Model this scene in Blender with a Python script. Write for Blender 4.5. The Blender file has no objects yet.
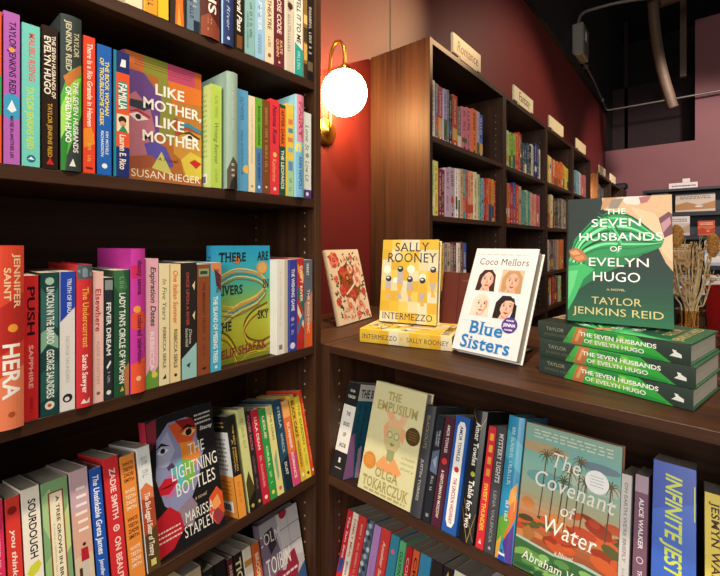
import bpy, bmesh, math, random
from mathutils import Matrix, Vector, Euler

# ------------------------------------------------------------------ scene, camera, light
S = bpy.context.scene
COL = S.collection
EYE = 1.25                                   # eye height above the floor (m)

cam_d = bpy.data.cameras.new('camera')
cam = bpy.data.objects.new('camera', cam_d)
COL.objects.link(cam)
cam.location = (0, 0, EYE)
cam.rotation_euler = (math.radians(90), 0, math.radians(39.8))
cam_d.sensor_width = 36
cam_d.lens = 36 * 408 / 720
cam_d.shift_y = -44.5 / 720
cam_d.clip_start = 0.02
S.camera = cam

S.view_settings.view_transform = 'Standard'
S.view_settings.look = 'None'
S.view_settings.exposure = 0.0
S.view_settings.gamma = 1.0
S.view_settings.use_curve_mapping = False

W = bpy.data.worlds.new('shop_ambient')
S.world = W
W.use_nodes = True
bg = W.node_tree.nodes['Background']
bg.inputs[0].default_value = (1.0, 0.93, 0.84, 1)
bg.inputs[1].default_value = 0.20


def area(name, loc, target, size, power, color, size_y=None):
    d = bpy.data.lights.new(name, 'AREA')
    d.energy = power
    d.color = color
    d.shape = 'RECTANGLE'
    d.size = size
    d.size_y = size_y or size
    o = bpy.data.objects.new(name, d)
    COL.objects.link(o)
    o.location = loc
    v = Vector(target) - Vector(loc)
    o.rotation_euler = v.to_track_quat('-Z', 'Y').to_euler()
    return o


def spot(name, loc, target, power, color, angle=50, radius=0.05, blend=0.5):
    d = bpy.data.lights.new(name, 'SPOT')
    d.energy = power
    d.color = color
    d.spot_size = math.radians(angle)
    d.spot_blend = blend
    d.shadow_soft_size = radius
    o = bpy.data.objects.new(name, d)
    COL.objects.link(o)
    o.location = loc
    v = Vector(target) - Vector(loc)
    o.rotation_euler = v.to_track_quat('-Z', 'Y').to_euler()
    return o


# daylight from the shop front behind and right of the camera
area('shop_front_daylight', (0.7, -2.5, EYE + 0.9), (-0.3, 0.7, EYE - 0.2), 1.8, 96, (1.0, 0.955, 0.90))
# ceiling track lamps
spot('track_lamp_near', (-0.02, 0.30, EYE + 1.85), (-0.68, 0.36, EYE - 0.1), 215, (1.0, 0.84, 0.66), 75, 0.06)
spot('track_lamp_counter', (0.35, -0.35, EYE + 1.8), (-0.15, 0.8, EYE - 0.35), 24, (1.0, 0.88, 0.74), 70, 0.08)
spot('track_lamp_wall', (0.30, 3.3, EYE + 1.75), (-0.99, 0.96, EYE + 0.84), 360, (1.0, 0.60, 0.30), 20, 0.03, 1.0)
spot('track_lamp_far', (0.9, 3.2, EYE + 1.9), (-0.8, 3.0, EYE + 0.2), 150, (1.0, 0.82, 0.60), 80, 0.08)
spot('track_lamp_back', (0.6, 3.9, EYE + 1.9), (-0.2, 6.2, EYE + 0.3), 260, (1.0, 0.86, 0.80), 75, 0.1)

# ------------------------------------------------------------------ materials


def lin(c):
    if isinstance(c, str):
        c = c.lstrip('#')
        c = tuple(int(c[i:i + 2], 16) / 255 for i in (0, 2, 4))
    return tuple((x / 12.92 if x <= 0.04045 else ((x + 0.055) / 1.055) ** 2.4) for x in c)


def new_mat(name):
    m = bpy.data.materials.new(name)
    m.use_nodes = True
    n = m.node_tree.nodes
    return m, n, m.node_tree.links, n['Principled BSDF']


def mat_plain(name, col, rough=0.5, metal=0.0, var=0.12, scale=30, bump=0.0, spec=0.5):
    m, n, l, b = new_mat(name)
    tc = n.new('ShaderNodeTexCoord')
    nz = n.new('ShaderNodeTexNoise')
    nz.inputs['Scale'].default_value = scale
    nz.inputs['Detail'].default_value = 4
    l.new(tc.outputs['Object'], nz.inputs['Vector'])
    r = n.new('ShaderNodeValToRGB')
    c = lin(col)
    r.color_ramp.elements[0].position = 0.3
    r.color_ramp.elements[1].position = 0.7
    r.color_ramp.elements[0].color = (*[x * (1 - var) for x in c], 1)
    r.color_ramp.elements[1].color = (*[min(1, x * (1 + var)) for x in c], 1)
    l.new(nz.outputs['Fac'], r.inputs['Fac'])
    l.new(r.outputs['Color'], b.inputs['Base Color'])
    b.inputs['Roughness'].default_value = rough
    b.inputs['Metallic'].default_value = metal
    b.inputs['Specular IOR Level'].default_value = spec
    if bump:
        bp = n.new('ShaderNodeBump')
        bp.inputs['Strength'].default_value = bump
        bp.inputs['Distance'].default_value = 0.002
        l.new(nz.outputs['Fac'], bp.inputs['Height'])
        l.new(bp.outputs['Normal'], b.inputs['Normal'])
    return m


def mat_wood(name, dark, light, axis, rough=0.5):
    m, n, l, b = new_mat(name)
    tc = n.new('ShaderNodeTexCoord')
    mp = n.new('ShaderNodeMapping')
    sc = [70, 70, 70]
    sc[axis] = 2.2
    mp.inputs['Scale'].default_value = sc
    l.new(tc.outputs['Object'], mp.inputs['Vector'])
    nz = n.new('ShaderNodeTexNoise')
    nz.inputs['Scale'].default_value = 1.0
    nz.inputs['Detail'].default_value = 6
    nz.inputs['Roughness'].default_value = 0.65
    l.new(mp.outputs['Vector'], nz.inputs['Vector'])
    mp2 = n.new('ShaderNodeMapping')
    s2 = [9, 9, 9]
    s2[axis] = 0.7
    mp2.inputs['Scale'].default_value = s2
    l.new(tc.outputs['Object'], mp2.inputs['Vector'])
    nz2 = n.new('ShaderNodeTexNoise')
    nz2.inputs['Scale'].default_value = 1.0
    nz2.inputs['Detail'].default_value = 3
    l.new(mp2.outputs['Vector'], nz2.inputs['Vector'])
    mx = n.new('ShaderNodeMath')
    mx.operation = 'ADD'
    l.new(nz.outputs['Fac'], mx.inputs[0])
    l.new(nz2.outputs['Fac'], mx.inputs[1])
    r = n.new('ShaderNodeValToRGB')
    r.color_ramp.elements[0].position = 0.38 * 1
    r.color_ramp.elements[1].position = 0.66
    r.color_ramp.elements[0].color = (*lin(dark), 1)
    r.color_ramp.elements[1].color = (*lin(light), 1)
    hf = n.new('ShaderNodeMath')
    hf.operation = 'MULTIPLY'
    hf.inputs[1].default_value = 0.5
    l.new(mx.outputs[0], hf.inputs[0])
    l.new(hf.outputs[0], r.inputs['Fac'])
    l.new(r.outputs['Color'], b.inputs['Base Color'])
    b.inputs['Roughness'].default_value = rough
    b.inputs['Specular IOR Level'].default_value = 0.3
    bp = n.new('ShaderNodeBump')
    bp.inputs['Strength'].default_value = 0.06
    bp.inputs['Distance'].default_value = 0.001
    l.new(nz.outputs['Fac'], bp.inputs['Height'])
    l.new(bp.outputs['Normal'], b.inputs['Normal'])
    return m


def mat_print(name, rough, spec=0.4):
    """printed paper: the artwork colours live on the faces"""
    m, n, l, b = new_mat(name)
    a = n.new('ShaderNodeAttribute')
    a.attribute_name = 'ink'
    tc = n.new('ShaderNodeTexCoord')
    nz = n.new('ShaderNodeTexNoise')
    nz.inputs['Scale'].default_value = 240
    l.new(tc.outputs['Object'], nz.inputs['Vector'])
    mx = n.new('ShaderNodeMixRGB')
    mx.blend_type = 'MULTIPLY'
    mx.inputs['Fac'].default_value = 0.12
    l.new(a.outputs['Color'], mx.inputs[1])
    l.new(nz.outputs['Fac'], mx.inputs[2])
    l.new(mx.outputs[0], b.inputs['Base Color'])
    b.inputs['Roughness'].default_value = rough
    b.inputs['Specular IOR Level'].default_value = spec
    return m


def mat_pages(name, col):
    m, n, l, b = new_mat(name)
    tc = n.new('ShaderNodeTexCoord')
    mp = n.new('ShaderNodeMapping')
    mp.inputs['Scale'].default_value = (1400, 6, 6)
    l.new(tc.outputs['Object'], mp.inputs['Vector'])
    nz = n.new('ShaderNodeTexNoise')
    nz.inputs['Scale'].default_value = 1
    nz.inputs['Detail'].default_value = 2
    l.new(mp.outputs['Vector'], nz.inputs['Vector'])
    r = n.new('ShaderNodeValToRGB')
    c = lin(col)
    r.color_ramp.elements[0].position = 0.3
    r.color_ramp.elements[1].position = 0.7
    r.color_ramp.elements[0].color = (*[x * 0.68 for x in c], 1)
    r.color_ramp.elements[1].color = (*c, 1)
    l.new(nz.outputs['Fac'], r.inputs['Fac'])
    l.new(r.outputs['Color'], b.inputs['Base Color'])
    b.inputs['Roughness'].default_value = 0.9
    b.inputs['Specular IOR Level'].default_value = 0.1
    return m


def mat_emit(name, col, strength):
    m, n, l, b = new_mat(name)
    b.inputs['Base Color'].default_value = (0.9, 0.86, 0.8, 1)
    b.inputs['Emission Color'].default_value = (*col, 1)
    b.inputs['Emission Strength'].default_value = strength
    b.inputs['Roughness'].default_value = 0.25
    return m


def mat_glass(name, col, rough=0.02, trans=1.0, ior=1.45):
    m, n, l, b = new_mat(name)
    b.inputs['Base Color'].default_value = (*col, 1)
    b.inputs['Roughness'].default_value = rough
    b.inputs['Transmission Weight'].default_value = trans
    b.inputs['IOR'].default_value = ior
    return m


M_PAPER = mat_print('printed_matte_cover', 0.45, 0.2)
M_GLOSS = mat_print('printed_gloss_cover', 0.28, 0.35)
M_PAGES = mat_pages('book_pages', '#cfc5b2')
WD, WL = '#25140c', '#50311b'
M_WV = mat_wood('walnut_vertical_grain', WD, WL, 2)
M_WX = mat_wood('walnut_grain_along_x', WD, WL, 0)
M_WY = mat_wood('walnut_grain_along_y', WD, WL, 1)
M_PIN = mat_plain('bored_hole_rim', '#a08c74', 0.6)
M_RED = mat_plain('maroon_wall_paint', '#661b18', 0.55, var=0.05, scale=3, spec=0.5)
M_MAUVE = mat_plain('mauve_wall_paint', '#8a5558', 0.65, var=0.05, scale=3)
M_BLACK = mat_plain('black_ceiling_paint', '#060505', 0.9)
M_UPPER = mat_plain('dark_upper_wall', '#0f0607', 0.8)  # one near-black maroon tone for upper wall, trim and loft
M_FLOOR = mat_wood('dark_floor_boards', '#2a1c14', '#4a3424', 1, 0.4)
M_BRASS = mat_plain('brushed_brass', '#c8923e', 0.28, 1.0, 0.06)
M_GLOBE = mat_emit('opal_glass_globe', (1.0, 0.57, 0.22), 75)
M_STEEL = mat_plain('galvanised_steel', '#8d8880', 0.45, 0.6, 0.1)
M_GREYBOX = mat_plain('grey_electrical_enamel', '#8a887e', 0.5, 0.1, 0.08)
M_DUCT = mat_plain('brown_pipe_paint', '#5a4636', 0.6)
M_CARD = mat_plain('cream_card', '#f0dcb2', 0.6, var=0.05)
M_WHITECARD = mat_plain('white_card', '#efe6de', 0.6, var=0.03)
M_INK = mat_plain('black_ink', '#352a20', 0.6)
M_RACK = mat_plain('charcoal_rack_paint', '#25262b', 0.5)
M_RACKB = mat_plain('slate_rack_panel', '#3c4048', 0.6)
M_AMBER = mat_glass('amber_glass', (1.0, 0.72, 0.36))
M_CLEAR = mat_glass('clear_acrylic', (0.95, 0.97, 0.97))
M_STRAW = mat_plain('dried_straw', '#e4cd9c', 0.8, var=0.25, scale=60)
M_TAN = mat_plain('tan_plume', '#cf9a50', 0.9, var=0.3, scale=150)
M_POD = mat_plain('dried_pod', '#c49a5c', 0.8, var=0.3, scale=90)
M_VELVET = mat_plain('red_velvet', '#b3101c', 0.75, var=0.15, scale=40)
M_LEGS = mat_plain('dark_chair_legs', '#1a1310', 0.4)
M_PLASTIC = mat_plain('black_plastic', '#111013', 0.4)
M_BOARD = mat_plain('brown_board_leather', '#5c2c20', 0.45, var=0.15, scale=50)

# ------------------------------------------------------------------ object helpers


def link(o, parent=None):
    COL.objects.link(o)
    if parent is not None:
        o.parent = parent
    return o


def tag(o, label, cat, group=None, kind=None):
    o['label'] = label
    o['category'] = cat
    if group:
        o['group'] = group
    if kind:
        o['kind'] = kind
    return o


def thing(name, label, cat, loc=(0, 0, 0), group=None):
    o = bpy.data.objects.new(name, None)
    o.empty_display_size = 0.05
    o.location = loc
    link(o)
    return tag(o, label, cat, group)


def obj(name, bm, mats, parent=None, smooth=False, mat4=None):
    me = bpy.data.meshes.new(name)
    if mat4 is not None:
        bm.transform(mat4)
    bm.normal_update()
    bm.to_mesh(me)
    bm.free()
    for m in (mats if isinstance(mats, (list, tuple)) else [mats]):
        me.materials.append(m)
    if smooth:
        for p in me.polygons:
            p.use_smooth = True
    o = bpy.data.objects.new(name, me)
    return link(o, parent)


def box(bm, x0, x1, y0, y1, z0, z1, mi=0, bev=0.0):
    vs = [bm.verts.new((x, y, z)) for x in (x0, x1) for y in (y0, y1) for z in (z0, z1)]
    fs = [(0, 1, 3, 2), (4, 6, 7, 5), (0, 4, 5, 1), (2, 3, 7, 6), (0, 2, 6, 4), (1, 5, 7, 3)]
    out = []
    for f in fs:
        fc = bm.faces.new([vs[i] for i in f])
        fc.material_index = mi
        out.append(fc)
    if bev > 0:
        es = set(e for f in out for e in f.edges)
        bmesh.ops.bevel(bm, geom=list(es), offset=bev, segments=1, affect='EDGES', profile=0.5)
    return out


def bx(x0, x1, y0, y1, z0, z1, bev=0.0):
    bm = bmesh.new()
    box(bm, x0, x1, y0, y1, z0, z1, 0, bev)
    return bm


def tube(bm, pts, rad, seg=10, mi=0, cap=True):
    """sweep a circle along points; rad is a number or a list"""
    pts = [Vector(p) for p in pts]
    n = len(pts)
    rads = rad if isinstance(rad, (list, tuple)) else [rad] * n
    rings = []
    prev = None
    for i, p in enumerate(pts):
        d = (pts[min(i + 1, n - 1)] - pts[max(i - 1, 0)]).normalized()
        if prev is None:
            a = d.orthogonal().normalized()
        else:
            a = (prev - d * prev.dot(d)).normalized()
        prev = a
        b = d.cross(a)
        rings.append([bm.verts.new(p + (a * math.cos(2 * math.pi * k / seg) + b * math.sin(2 * math.pi * k / seg)) * rads[i]) for k in range(seg)])
    for i in range(n - 1):
        for k in range(seg):
            f = bm.faces.new((rings[i][k], rings[i][(k + 1) % seg], rings[i + 1][(k + 1) % seg], rings[i + 1][k]))
            f.material_index = mi
    if cap:
        bm.faces.new(list(reversed(rings[0]))).material_index = mi
        bm.faces.new(rings[-1]).material_index = mi


def lathe(bm, prof, seg=28, closed=False):
    rings = []
    for r_, z in prof:
        rings.append([bm.verts.new((r_ * math.cos(2 * math.pi * k / seg), r_ * math.sin(2 * math.pi * k / seg), z)) for k in range(seg)])
    for i in range(len(prof) - 1):
        for k in range(seg):
            bm.faces.new((rings[i][k], rings[i][(k + 1) % seg], rings[i + 1][(k + 1) % seg], rings[i + 1][k]))
    bm.faces.new(list(reversed(rings[0])))
    if not closed:
        bm.faces.new(rings[-1])


def arc_pts(pts, steps=8):
    """Catmull-Rom through control points"""
    P = [Vector(p) for p in pts]
    P = [P[0] * 2 - P[1]] + P + [P[-1] * 2 - P[-2]]
    out = []
    for i in range(1, len(P) - 2):
        for s in range(steps):
            t = s / steps
            a, b, c, d = P[i - 1], P[i], P[i + 1], P[i + 2]
            out.append(0.5 * ((2 * b) + (c - a) * t + (2 * a - 5 * b + 4 * c - d) * t * t + (3 * b - a - 3 * c + d) * t ** 3))
    out.append(P[-2])
    return out


# ------------------------------------------------------------------ lettering
CHARS = "ABCDEFGHIJKLMNOPQRSTUVWXYZabcdefghijklmnopqrstuvwxyz0123456789.,'&:-!/"
GLYPH = {}


def build_glyphs():
    jobs = []
    for font, off in (('n', 0.0), ('b', 0.022)):
        for ch in CHARS:
            for s in (ch, ch + 'I'):
                cu = bpy.data.curves.new('g', 'FONT')
                cu.body = s
                cu.size = 1.0
                cu.offset = off
                cu.resolution_u = 3
                cu.fill_mode = 'FRONT'
                o = bpy.data.objects.new('g', cu)
                COL.objects.link(o)
                jobs.append((font, ch, s, o, cu))
    bpy.context.view_layer.update()
    dg = bpy.context.evaluated_depsgraph_get()
    raw = {}
    for font, ch, s, o, cu in jobs:
        me = o.evaluated_get(dg).to_mesh()
        raw[(font, s)] = ([(v.co.x, v.co.y) for v in me.vertices], [tuple(p.vertices) for p in me.polygons])
        o.evaluated_get(dg).to_mesh_clear()
    for font, ch, s, o, cu in jobs:
        bpy.data.objects.remove(o)
        bpy.data.curves.remove(cu)
    for font in ('n', 'b'):
        ixm = max(x for x, y in raw[(font, 'I')][0])
        ixn = min(x for x, y in raw[(font, 'I')][0])
        cap = max(y for x, y in raw[(font, 'H')][0])
        stem = ixm - ixn
        for ch in CHARS:
            v, f = raw[(font, ch)]
            adv = max(x for x, y in raw[(font, ch + 'I')][0]) - ixm
            v = [(x / cap, y / cap) for x, y in v]
            GLYPH[(font, ch)] = (v, f, adv / cap)
            # serif variant: every narrow level terminal gets a small slab
            cnt = {}
            for p in f:
                for i in range(len(p)):
                    e = tuple(sorted((p[i], p[(i + 1) % len(p)])))
                    cnt.setdefault(e, []).append(p)
            v2, f2 = list(v), list(f)
            st = stem / cap
            for e, ps in cnt.items():
                if len(ps) != 1:
                    continue
                (xa, ya), (xb, yb) = v[e[0]], v[e[1]]
                L = abs(xb - xa)
                if abs(ya - yb) > 0.004 or L < st * 0.55 or L > st * 1.75:
                    continue
                cy = sum(v[i][1] for i in ps[0]) / len(ps[0])
                gx = sum(q[0] for q in v) / len(v)
                if ch in 'MW':
                    continue
                if ch in 'mN' and abs((xa + xb) / 2 - gx) < 0.22 and ch != 'm':
                    continue
                if ch in 'VWvwy' and cy > ya and ya < 0.1:
                    continue
                if ch == 'A' and ya > 0.5:
                    continue
                x0, x1 = min(xa, xb) - st * 0.55, max(xa, xb) + st * 0.55
                th = 0.055
                y0, y1 = (ya, ya + th) if cy > ya else (ya - th, ya)
                k = len(v2)
                v2 += [(x0, y0), (x1, y0), (x1, y1), (x0, y1)]
                f2.append((k, k + 1, k + 2, k + 3))
            GLYPH[(font + 's', ch)] = (v2, f2, adv / cap + 0.05)


build_glyphs()


def text_polys(s, font='b'):
    """-> verts, faces, width for cap height 1"""
    V, F = [], []
    x = 0.0
    base = font.replace('i', '')
    for ch in s:
        if ch == ' ':
            x += 0.42
            continue
        g = GLYPH.get((base, ch))
        if g is None:
            x += 0.5
            continue
        v, f, a = g
        k = len(V)
        if 'i' in font:
            V += [(px + x + py * 0.22, py) for px, py in v]
        else:
            V += [(px + x, py) for px, py in v]
        F += [tuple(i + k for i in p) for p in f]
        x += a
    return V, F, max(x, 0.01)


class Canvas:
    """flat artwork: u runs left to right 0..1, v runs top to bottom 0..1"""

    def __init__(self, w, h):
        self.w, self.h = w, h
        self.items = []          # (verts[(u,v)], faces, colour)

    def add(self, V, F, c):
        self.items.append(([(min(1, max(0, u)), min(1, max(0, v))) for u, v in V], F, lin(c)))

    def rect(self, u0, v0, u1, v1, c, nu=1):
        V, F = [], []
        for i in range(nu + 1):
            u = u0 + (u1 - u0) * i / nu
            V += [(u, v0), (u, v1)]
        for i in range(nu):
            F.append((2 * i, 2 * i + 1, 2 * i + 3, 2 * i + 2))
        self.add(V, F, c)

    def poly(self, pts, c):
        self.add(list(pts), [tuple(range(len(pts)))], c)

    def ell(self, u, v, ru, rv, c, n=18, a0=0.0, rot=0.0):
        pts = []
        asp = self.h / self.w
        for k in range(n):
            t = 2 * math.pi * k / n
            x, y = ru * math.cos(t), rv * math.sin(t) * asp
            x, y = x * math.cos(rot) - y * math.sin(rot), x * math.sin(rot) + y * math.cos(rot)
            pts.append((u + x, v + y / asp))
        self.poly(pts, c)

    def circ(self, u, v, r, c, n=20):
        self.ell(u, v, r, r * self.w / self.h, c, n)

    def stroke(self, pts, w, c, smooth=True):
        """w in fractions of the width"""
        P = [Vector((u * self.w, v * self.h, 0)) for u, v in pts]
        if smooth and len(P) > 2:
            P = arc_pts(P, 6)
        n = len(P)
        V = []
        for i, p in enumerate(P):
            d = (P[min(i + 1, n - 1)] - P[max(i - 1, 0)]).normalized()
            nn = Vector((-d.y, d.x, 0))
            ww = (w if not isinstance(w, tuple) else w[0] + (w[1] - w[0]) * i / (n - 1)) * self.w / 2
            a, b = p + nn * ww, p - nn * ww
            V += [(a.x / self.w, a.y / self.h), (b.x / self.w, b.y / self.h)]
        self.add(V, [(2 * i, 2 * i + 1, 2 * i + 3, 2 * i + 2) for i in range(n - 1)], c)

    def text(self, s, u, v, w, h, c, font='b', skew=0.0):
        """centre (u,v), width and cap height as fractions"""
        V, F, tw = text_polys(s, font)
        out = []
        for x, y in V:
            out.append((u + (x / tw - 0.5) * w, v - (y - 0.5) * h + skew * (x / tw - 0.5) * w))
        self.add(out, F, c)

    def vtext(self, s, v0, v1, c, u=0.5, size=0.5, font='b', up=False):
        """lettering that runs down the spine; size is the cap height over the width"""
        V, F, tw = text_polys(s, font)
        out = []
        for x, y in V:
            if up:
                out.append((u - (0.5 - y) * -size * -1, v1 - x / tw * (v1 - v0)))
            else:
                out.append((u + (y - 0.5) * size, v0 + x / tw * (v1 - v0)))
        self.add(out, F, c)

    def scrib(self, v0, v1, c, u=0.5, size=0.4, seed=0):
        """lettering too small to read: a row of little strokes"""
        rnd = random.Random(seed + int(v0 * 1000) + int(self.w * 1e5))
        L = (v1 - v0) * self.h
        step = size * self.w * 0.75
        n = max(2, int(L / step))
        V, F = [], []
        for i in range(n):
            if rnd.random() < 0.16:
                continue
            a = v0 + (v1 - v0) * (i + 0.12) / n
            b = v0 + (v1 - v0) * (i + 0.78) / n
            u0, u1 = u - size / 2, u + size / 2
            t = (b - a) * 0.3
            k = rnd.choice((0, 1, 2))
            segs = [(u0, a, u1, a + t)]
            if k != 1:
                segs.append((u0, b - t, u1, b))
            segs.append(((u0 if k else u1 - size * .22), a, (u0 + size * .22 if k else u1), b))
            for (p, q, r_, s_) in segs:
                m = len(V)
                V += [(p, q), (p, s_), (r_, s_), (r_, q)]
                F.append((m, m + 1, m + 2, m + 3))
        if F:
            self.add(V, F, c)

    def lines(self, u0, v0, u1, v1, c, rows=3, seed=1, fill=0.6):
        """rows of small print"""
        rnd = random.Random(seed)
        V, F = [], []
        for r_ in range(rows):
            y = v0 + (v1 - v0) * (r_ + 0.2) / rows
            y2 = v0 + (v1 - v0) * (r_ + 0.2 + fill) / rows
            x = u0
            while x < u1 - 0.01:
                wd = min(u1 - x, (u1 - u0) * rnd.uniform(0.04, 0.14))
                m = len(V)
                V += [(x, y), (x, y2), (x + wd, y2), (x + wd, y)]
                F.append((m, m + 1, m + 2, m + 3))
                x += wd + (u1 - u0) * 0.03
        self.add(V, F, c)


EPS = 1.5e-5


def apply_canvas(bm, lay, cv, fn, start=1, cuts=0):
    """fn(u, v, offset) -> 3-D point"""
    for i, (V, F, c) in enumerate(cv.items):
        off = 3e-5 + EPS * start + min(EPS, 0.0007 / len(cv.items)) * i
        if cuts:                              # follow a rounded spine
            tb = bmesh.new()
            tv = [tb.verts.new((u, v, 0)) for u, v in V]
            for f in F:
                try:
                    tb.faces.new([tv[k] for k in f])
                except ValueError:
                    pass
            for k in range(1, cuts):
                bmesh.ops.bisect_plane(tb, geom=tb.verts[:] + tb.edges[:] + tb.faces[:], plane_co=(k / cuts, 0, 0), plane_no=(1, 0, 0))
            tb.verts.index_update()
            V = [(q.co.x, q.co.y) for q in tb.verts]
            F = [[q.index for q in f.verts] for f in tb.faces]
            tb.free()
        vs = [bm.verts.new(fn(u, v, off)) for u, v in V]
        for f in F:
            try:
                fc = bm.faces.new([vs[k] for k in f])
            except ValueError:
                continue
            fc[lay] = (*c, 1)


COVER_CACHE = {}


def book(label, loc, dims, color, group=None, rz=0.0, tilt=0.0, lean=0.0, hard=False, spine=None, front=None, back=None,
         front_col=None, back_col=None, gloss=False, name='book', edge=None, pages=None, flat=None, stickers=(), bulge=None):
    """dims = (thickness, height, depth). local x: thickness (front board at +x), y: spine -> fore-edge, z: up"""
    t, h, d = dims
    o = thing(name, label, 'book', loc, group)
    o.rotation_mode = 'QUATERNION'
    R = Matrix.Rotation(rz, 4, 'Z') @ Matrix.Rotation(-tilt, 4, 'X') @ Matrix.Rotation(lean, 4, 'Y')
    if flat is not None:
        R = flat
    o.rotation_quaternion = R.to_quaternion()
    bw = 0.0024 if hard else 0.0006            # board thickness
    bl = (min(0.004, t * 0.12) if hard else 0.0) if bulge is None else bulge
    bm = bmesh.new()
    lay = bm.faces.layers.float_color.new('ink')
    rr = min(0.0012, t * 0.2)
    outer, inner = [], []
    N = 6
    outer.append((-t / 2, d)); inner.append((-t / 2 + bw, d))
    outer.append((-t / 2, rr)); inner.append((-t / 2 + bw, rr + bw))
    for k in range(N + 1):
        u = k / N
        x = (-t / 2 + rr * 0.4) + (t - rr * 0.8) * u
        y = -bl * (1 - (2 * u - 1) ** 2)
        outer.append((x, y))
        inner.append((x * (1 - 2 * bw / t), y + bw))
    outer.append((t / 2, rr)); inner.append((t / 2 - bw, rr + bw))
    outer.append((t / 2, d)); inner.append((t / 2 - bw, d))
    c0 = (*lin(color), 1)
    cf = (*lin(front_col or color), 1)
    cb = (*lin(back_col or front_col or color), 1)
    ce = (*lin(edge or ('#d9d2c4' if not hard else color)), 1)
    n = len(outer)
    O = [[bm.verts.new((x, y, z)) for x, y in outer] for z in (0, h)]
    I = [[bm.verts.new((x, y, z)) for x, y in inner] for z in (0, h)]
    for i in range(n - 1):
        f = bm.faces.new((O[0][i], O[0][i + 1], O[1][i + 1], O[1][i]))
        f[lay] = cb if i == 0 else (cf if i == n - 2 else c0)
        f = bm.faces.new((I[0][i + 1], I[0][i], I[1][i], I[1][i + 1]))
        f[lay] = ce
        f = bm.faces.new((O[1][i], O[1][i + 1], I[1][i + 1], I[1][i]))
        f[lay] = ce if not hard else (cb if i == 0 else (cf if i == n - 2 else c0))
        f = bm.faces.new((O[0][i + 1], O[0][i], I[0][i], I[0][i + 1]))
        f[lay] = ce
    for i in (0, n - 1):
        f = bm.faces.new((O[0][i], O[1][i], I[1][i], I[0][i]) if i == 0 else (O[0][i], I[0][i], I[1][i], O[1][i]))
        f[lay] = ce
    if spine:
        cv = Canvas(t, h)
        spine(cv)
        def fs(u, v, off):
            return ((u - 0.5) * (t - rr * 0.8), -bl * (1 - (2 * u - 1) ** 2) - off, h * (1 - v))
        apply_canvas(bm, lay, cv, fs, cuts=N if bl > 0 else 0)
    if front:
        cv = Canvas(d - rr, h)
        front(cv)
        apply_canvas(bm, lay, cv, lambda u, v, off: (t / 2 + off, rr + u * (d - rr), h * (1 - v)))
    if back:
        cv = Canvas(d - rr, h)
        back(cv)
        apply_canvas(bm, lay, cv, lambda u, v, off: (-t / 2 - off, d - u * (d - rr), h * (1 - v)))
    cov = obj('cover', bm, M_GLOSS if gloss else M_PAPER, o)
    ov = 0.0032 if hard else 0.0005
    pb = bx(-t / 2 + bw + .0002, t / 2 - bw - .0002, bw + 0.0005 - bl * 0.3, d - ov, ov, h - ov)
    obj('page_block', pb, pages or M_PAGES, o)
    for (u, v, r_, c, extra, lab) in stickers:
        bm = bmesh.new()
        lay = bm.faces.layers.float_color.new('ink')
        cv = Canvas(d - rr, h)
        cv.circ(u, v, r_, c, 28)
        if extra:
            extra(cv, u, v, r_)
        apply_canvas(bm, lay, cv, lambda uu, vv, off: (t / 2 + off, rr + uu * (d - rr), h * (1 - vv)), start=52)
        s = obj('sticker', bm, M_PAPER, cov)
        s['label'] = lab
    return o


def spine_art(items):
    """small language for spines -> a painter"""
    def f(cv):
        for it in items:
            k = it[0]
            if k == 'T':
                _, s, c, v0, v1 = it[:5]
                o = it[5] if len(it) > 5 else {}
                cv.vtext(s, v0, v1, c, **o)
            elif k == 'R':
                _, c, v0, v1 = it[:4]
                u0, u1 = it[4:6] if len(it) > 4 else (0, 1)
                cv.rect(u0, v0, u1, v1, c, 4)
            elif k == 'O':
                _, c, u, v, r_ = it[:5]
                cv.circ(u, v, r_, c, 14)
            elif k == 'H':
                _, s, c, v, w, hh = it[:6]
                cv.text(s, 0.5, v, w, hh, c, it[6] if len(it) > 6 else 'b')
            elif k == 'P':
                cv.poly(it[2], it[1])
            elif k == 'S':
                _, c, v0, v1 = it[:4]
                o = it[4] if len(it) > 4 else {}
                cv.scrib(v0, v1, c, **o)
            elif k == 'L':
                cv.stroke(it[2], it[3], it[1])
    return f

# ------------------------------------------------------------------ the room
WX = -0.99                                    # maroon wall plane
FARY = 6.4


def struct(name, bm, m, label=None):
    o = obj(name, bm, m)
    o['kind'] = 'structure'
    if label:
        o['label'] = label
    return o


struct('floor', bx(WX - .1, 4.6, -3.2, 8.2, -0.1, 0), M_FLOOR)
struct('ceiling', bx(WX - .1, 4.6, -3.2, 8.2, EYE + 3.3, EYE + 3.4), M_BLACK)
struct('wall_left', bx(WX - .1, WX, -3.2, FARY, 0, EYE + 1.78), M_RED)
struct('wall_left_upper', bx(WX - .1, WX - .004, -3.2, 8.2, EYE + 1.78, EYE + 3.3), M_UPPER)
struct('trim_1', bx(WX - .02, WX + .035, -3.2, FARY, EYE + 1.78, EYE + 1.86), M_UPPER)
struct('trim_2', bx(WX - .001, WX + .0015, 1.383, 1.388, EYE - 1.2, EYE + 1.775), M_INK)
# far wall: mauve below, an opening into a dark loft above, a mauve pier on the right
bm = bmesh.new()
box(bm, WX - .1, 4.6, FARY, FARY + .12, 0, EYE + 1.252)
box(bm, -0.045, 4.6, FARY, FARY + .12, EYE + 1.252, EYE + 2.71)
struct('wall_far', bm, M_MAUVE)
bm = bmesh.new()
box(bm, WX - .1, 4.6, 8.0, 8.1, 0, EYE + 3.3)
box(bm, WX - .1, WX, FARY, 8.2, EYE + 1.2, EYE + 1.78)
struct('wall_loft', bm, M_UPPER)
bm = bmesh.new()
box(bm, -0.84, -0.80, 7.0, 7.04, EYE + 1.2, EYE + 3.2)
box(bm, WX, -.05, 7.0, 7.03, EYE + 1.2, EYE + 2.25)
struct('wall_loft_partition', bm, mat_plain('loft_partition_paint', '#2a1519', 0.8))

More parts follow.
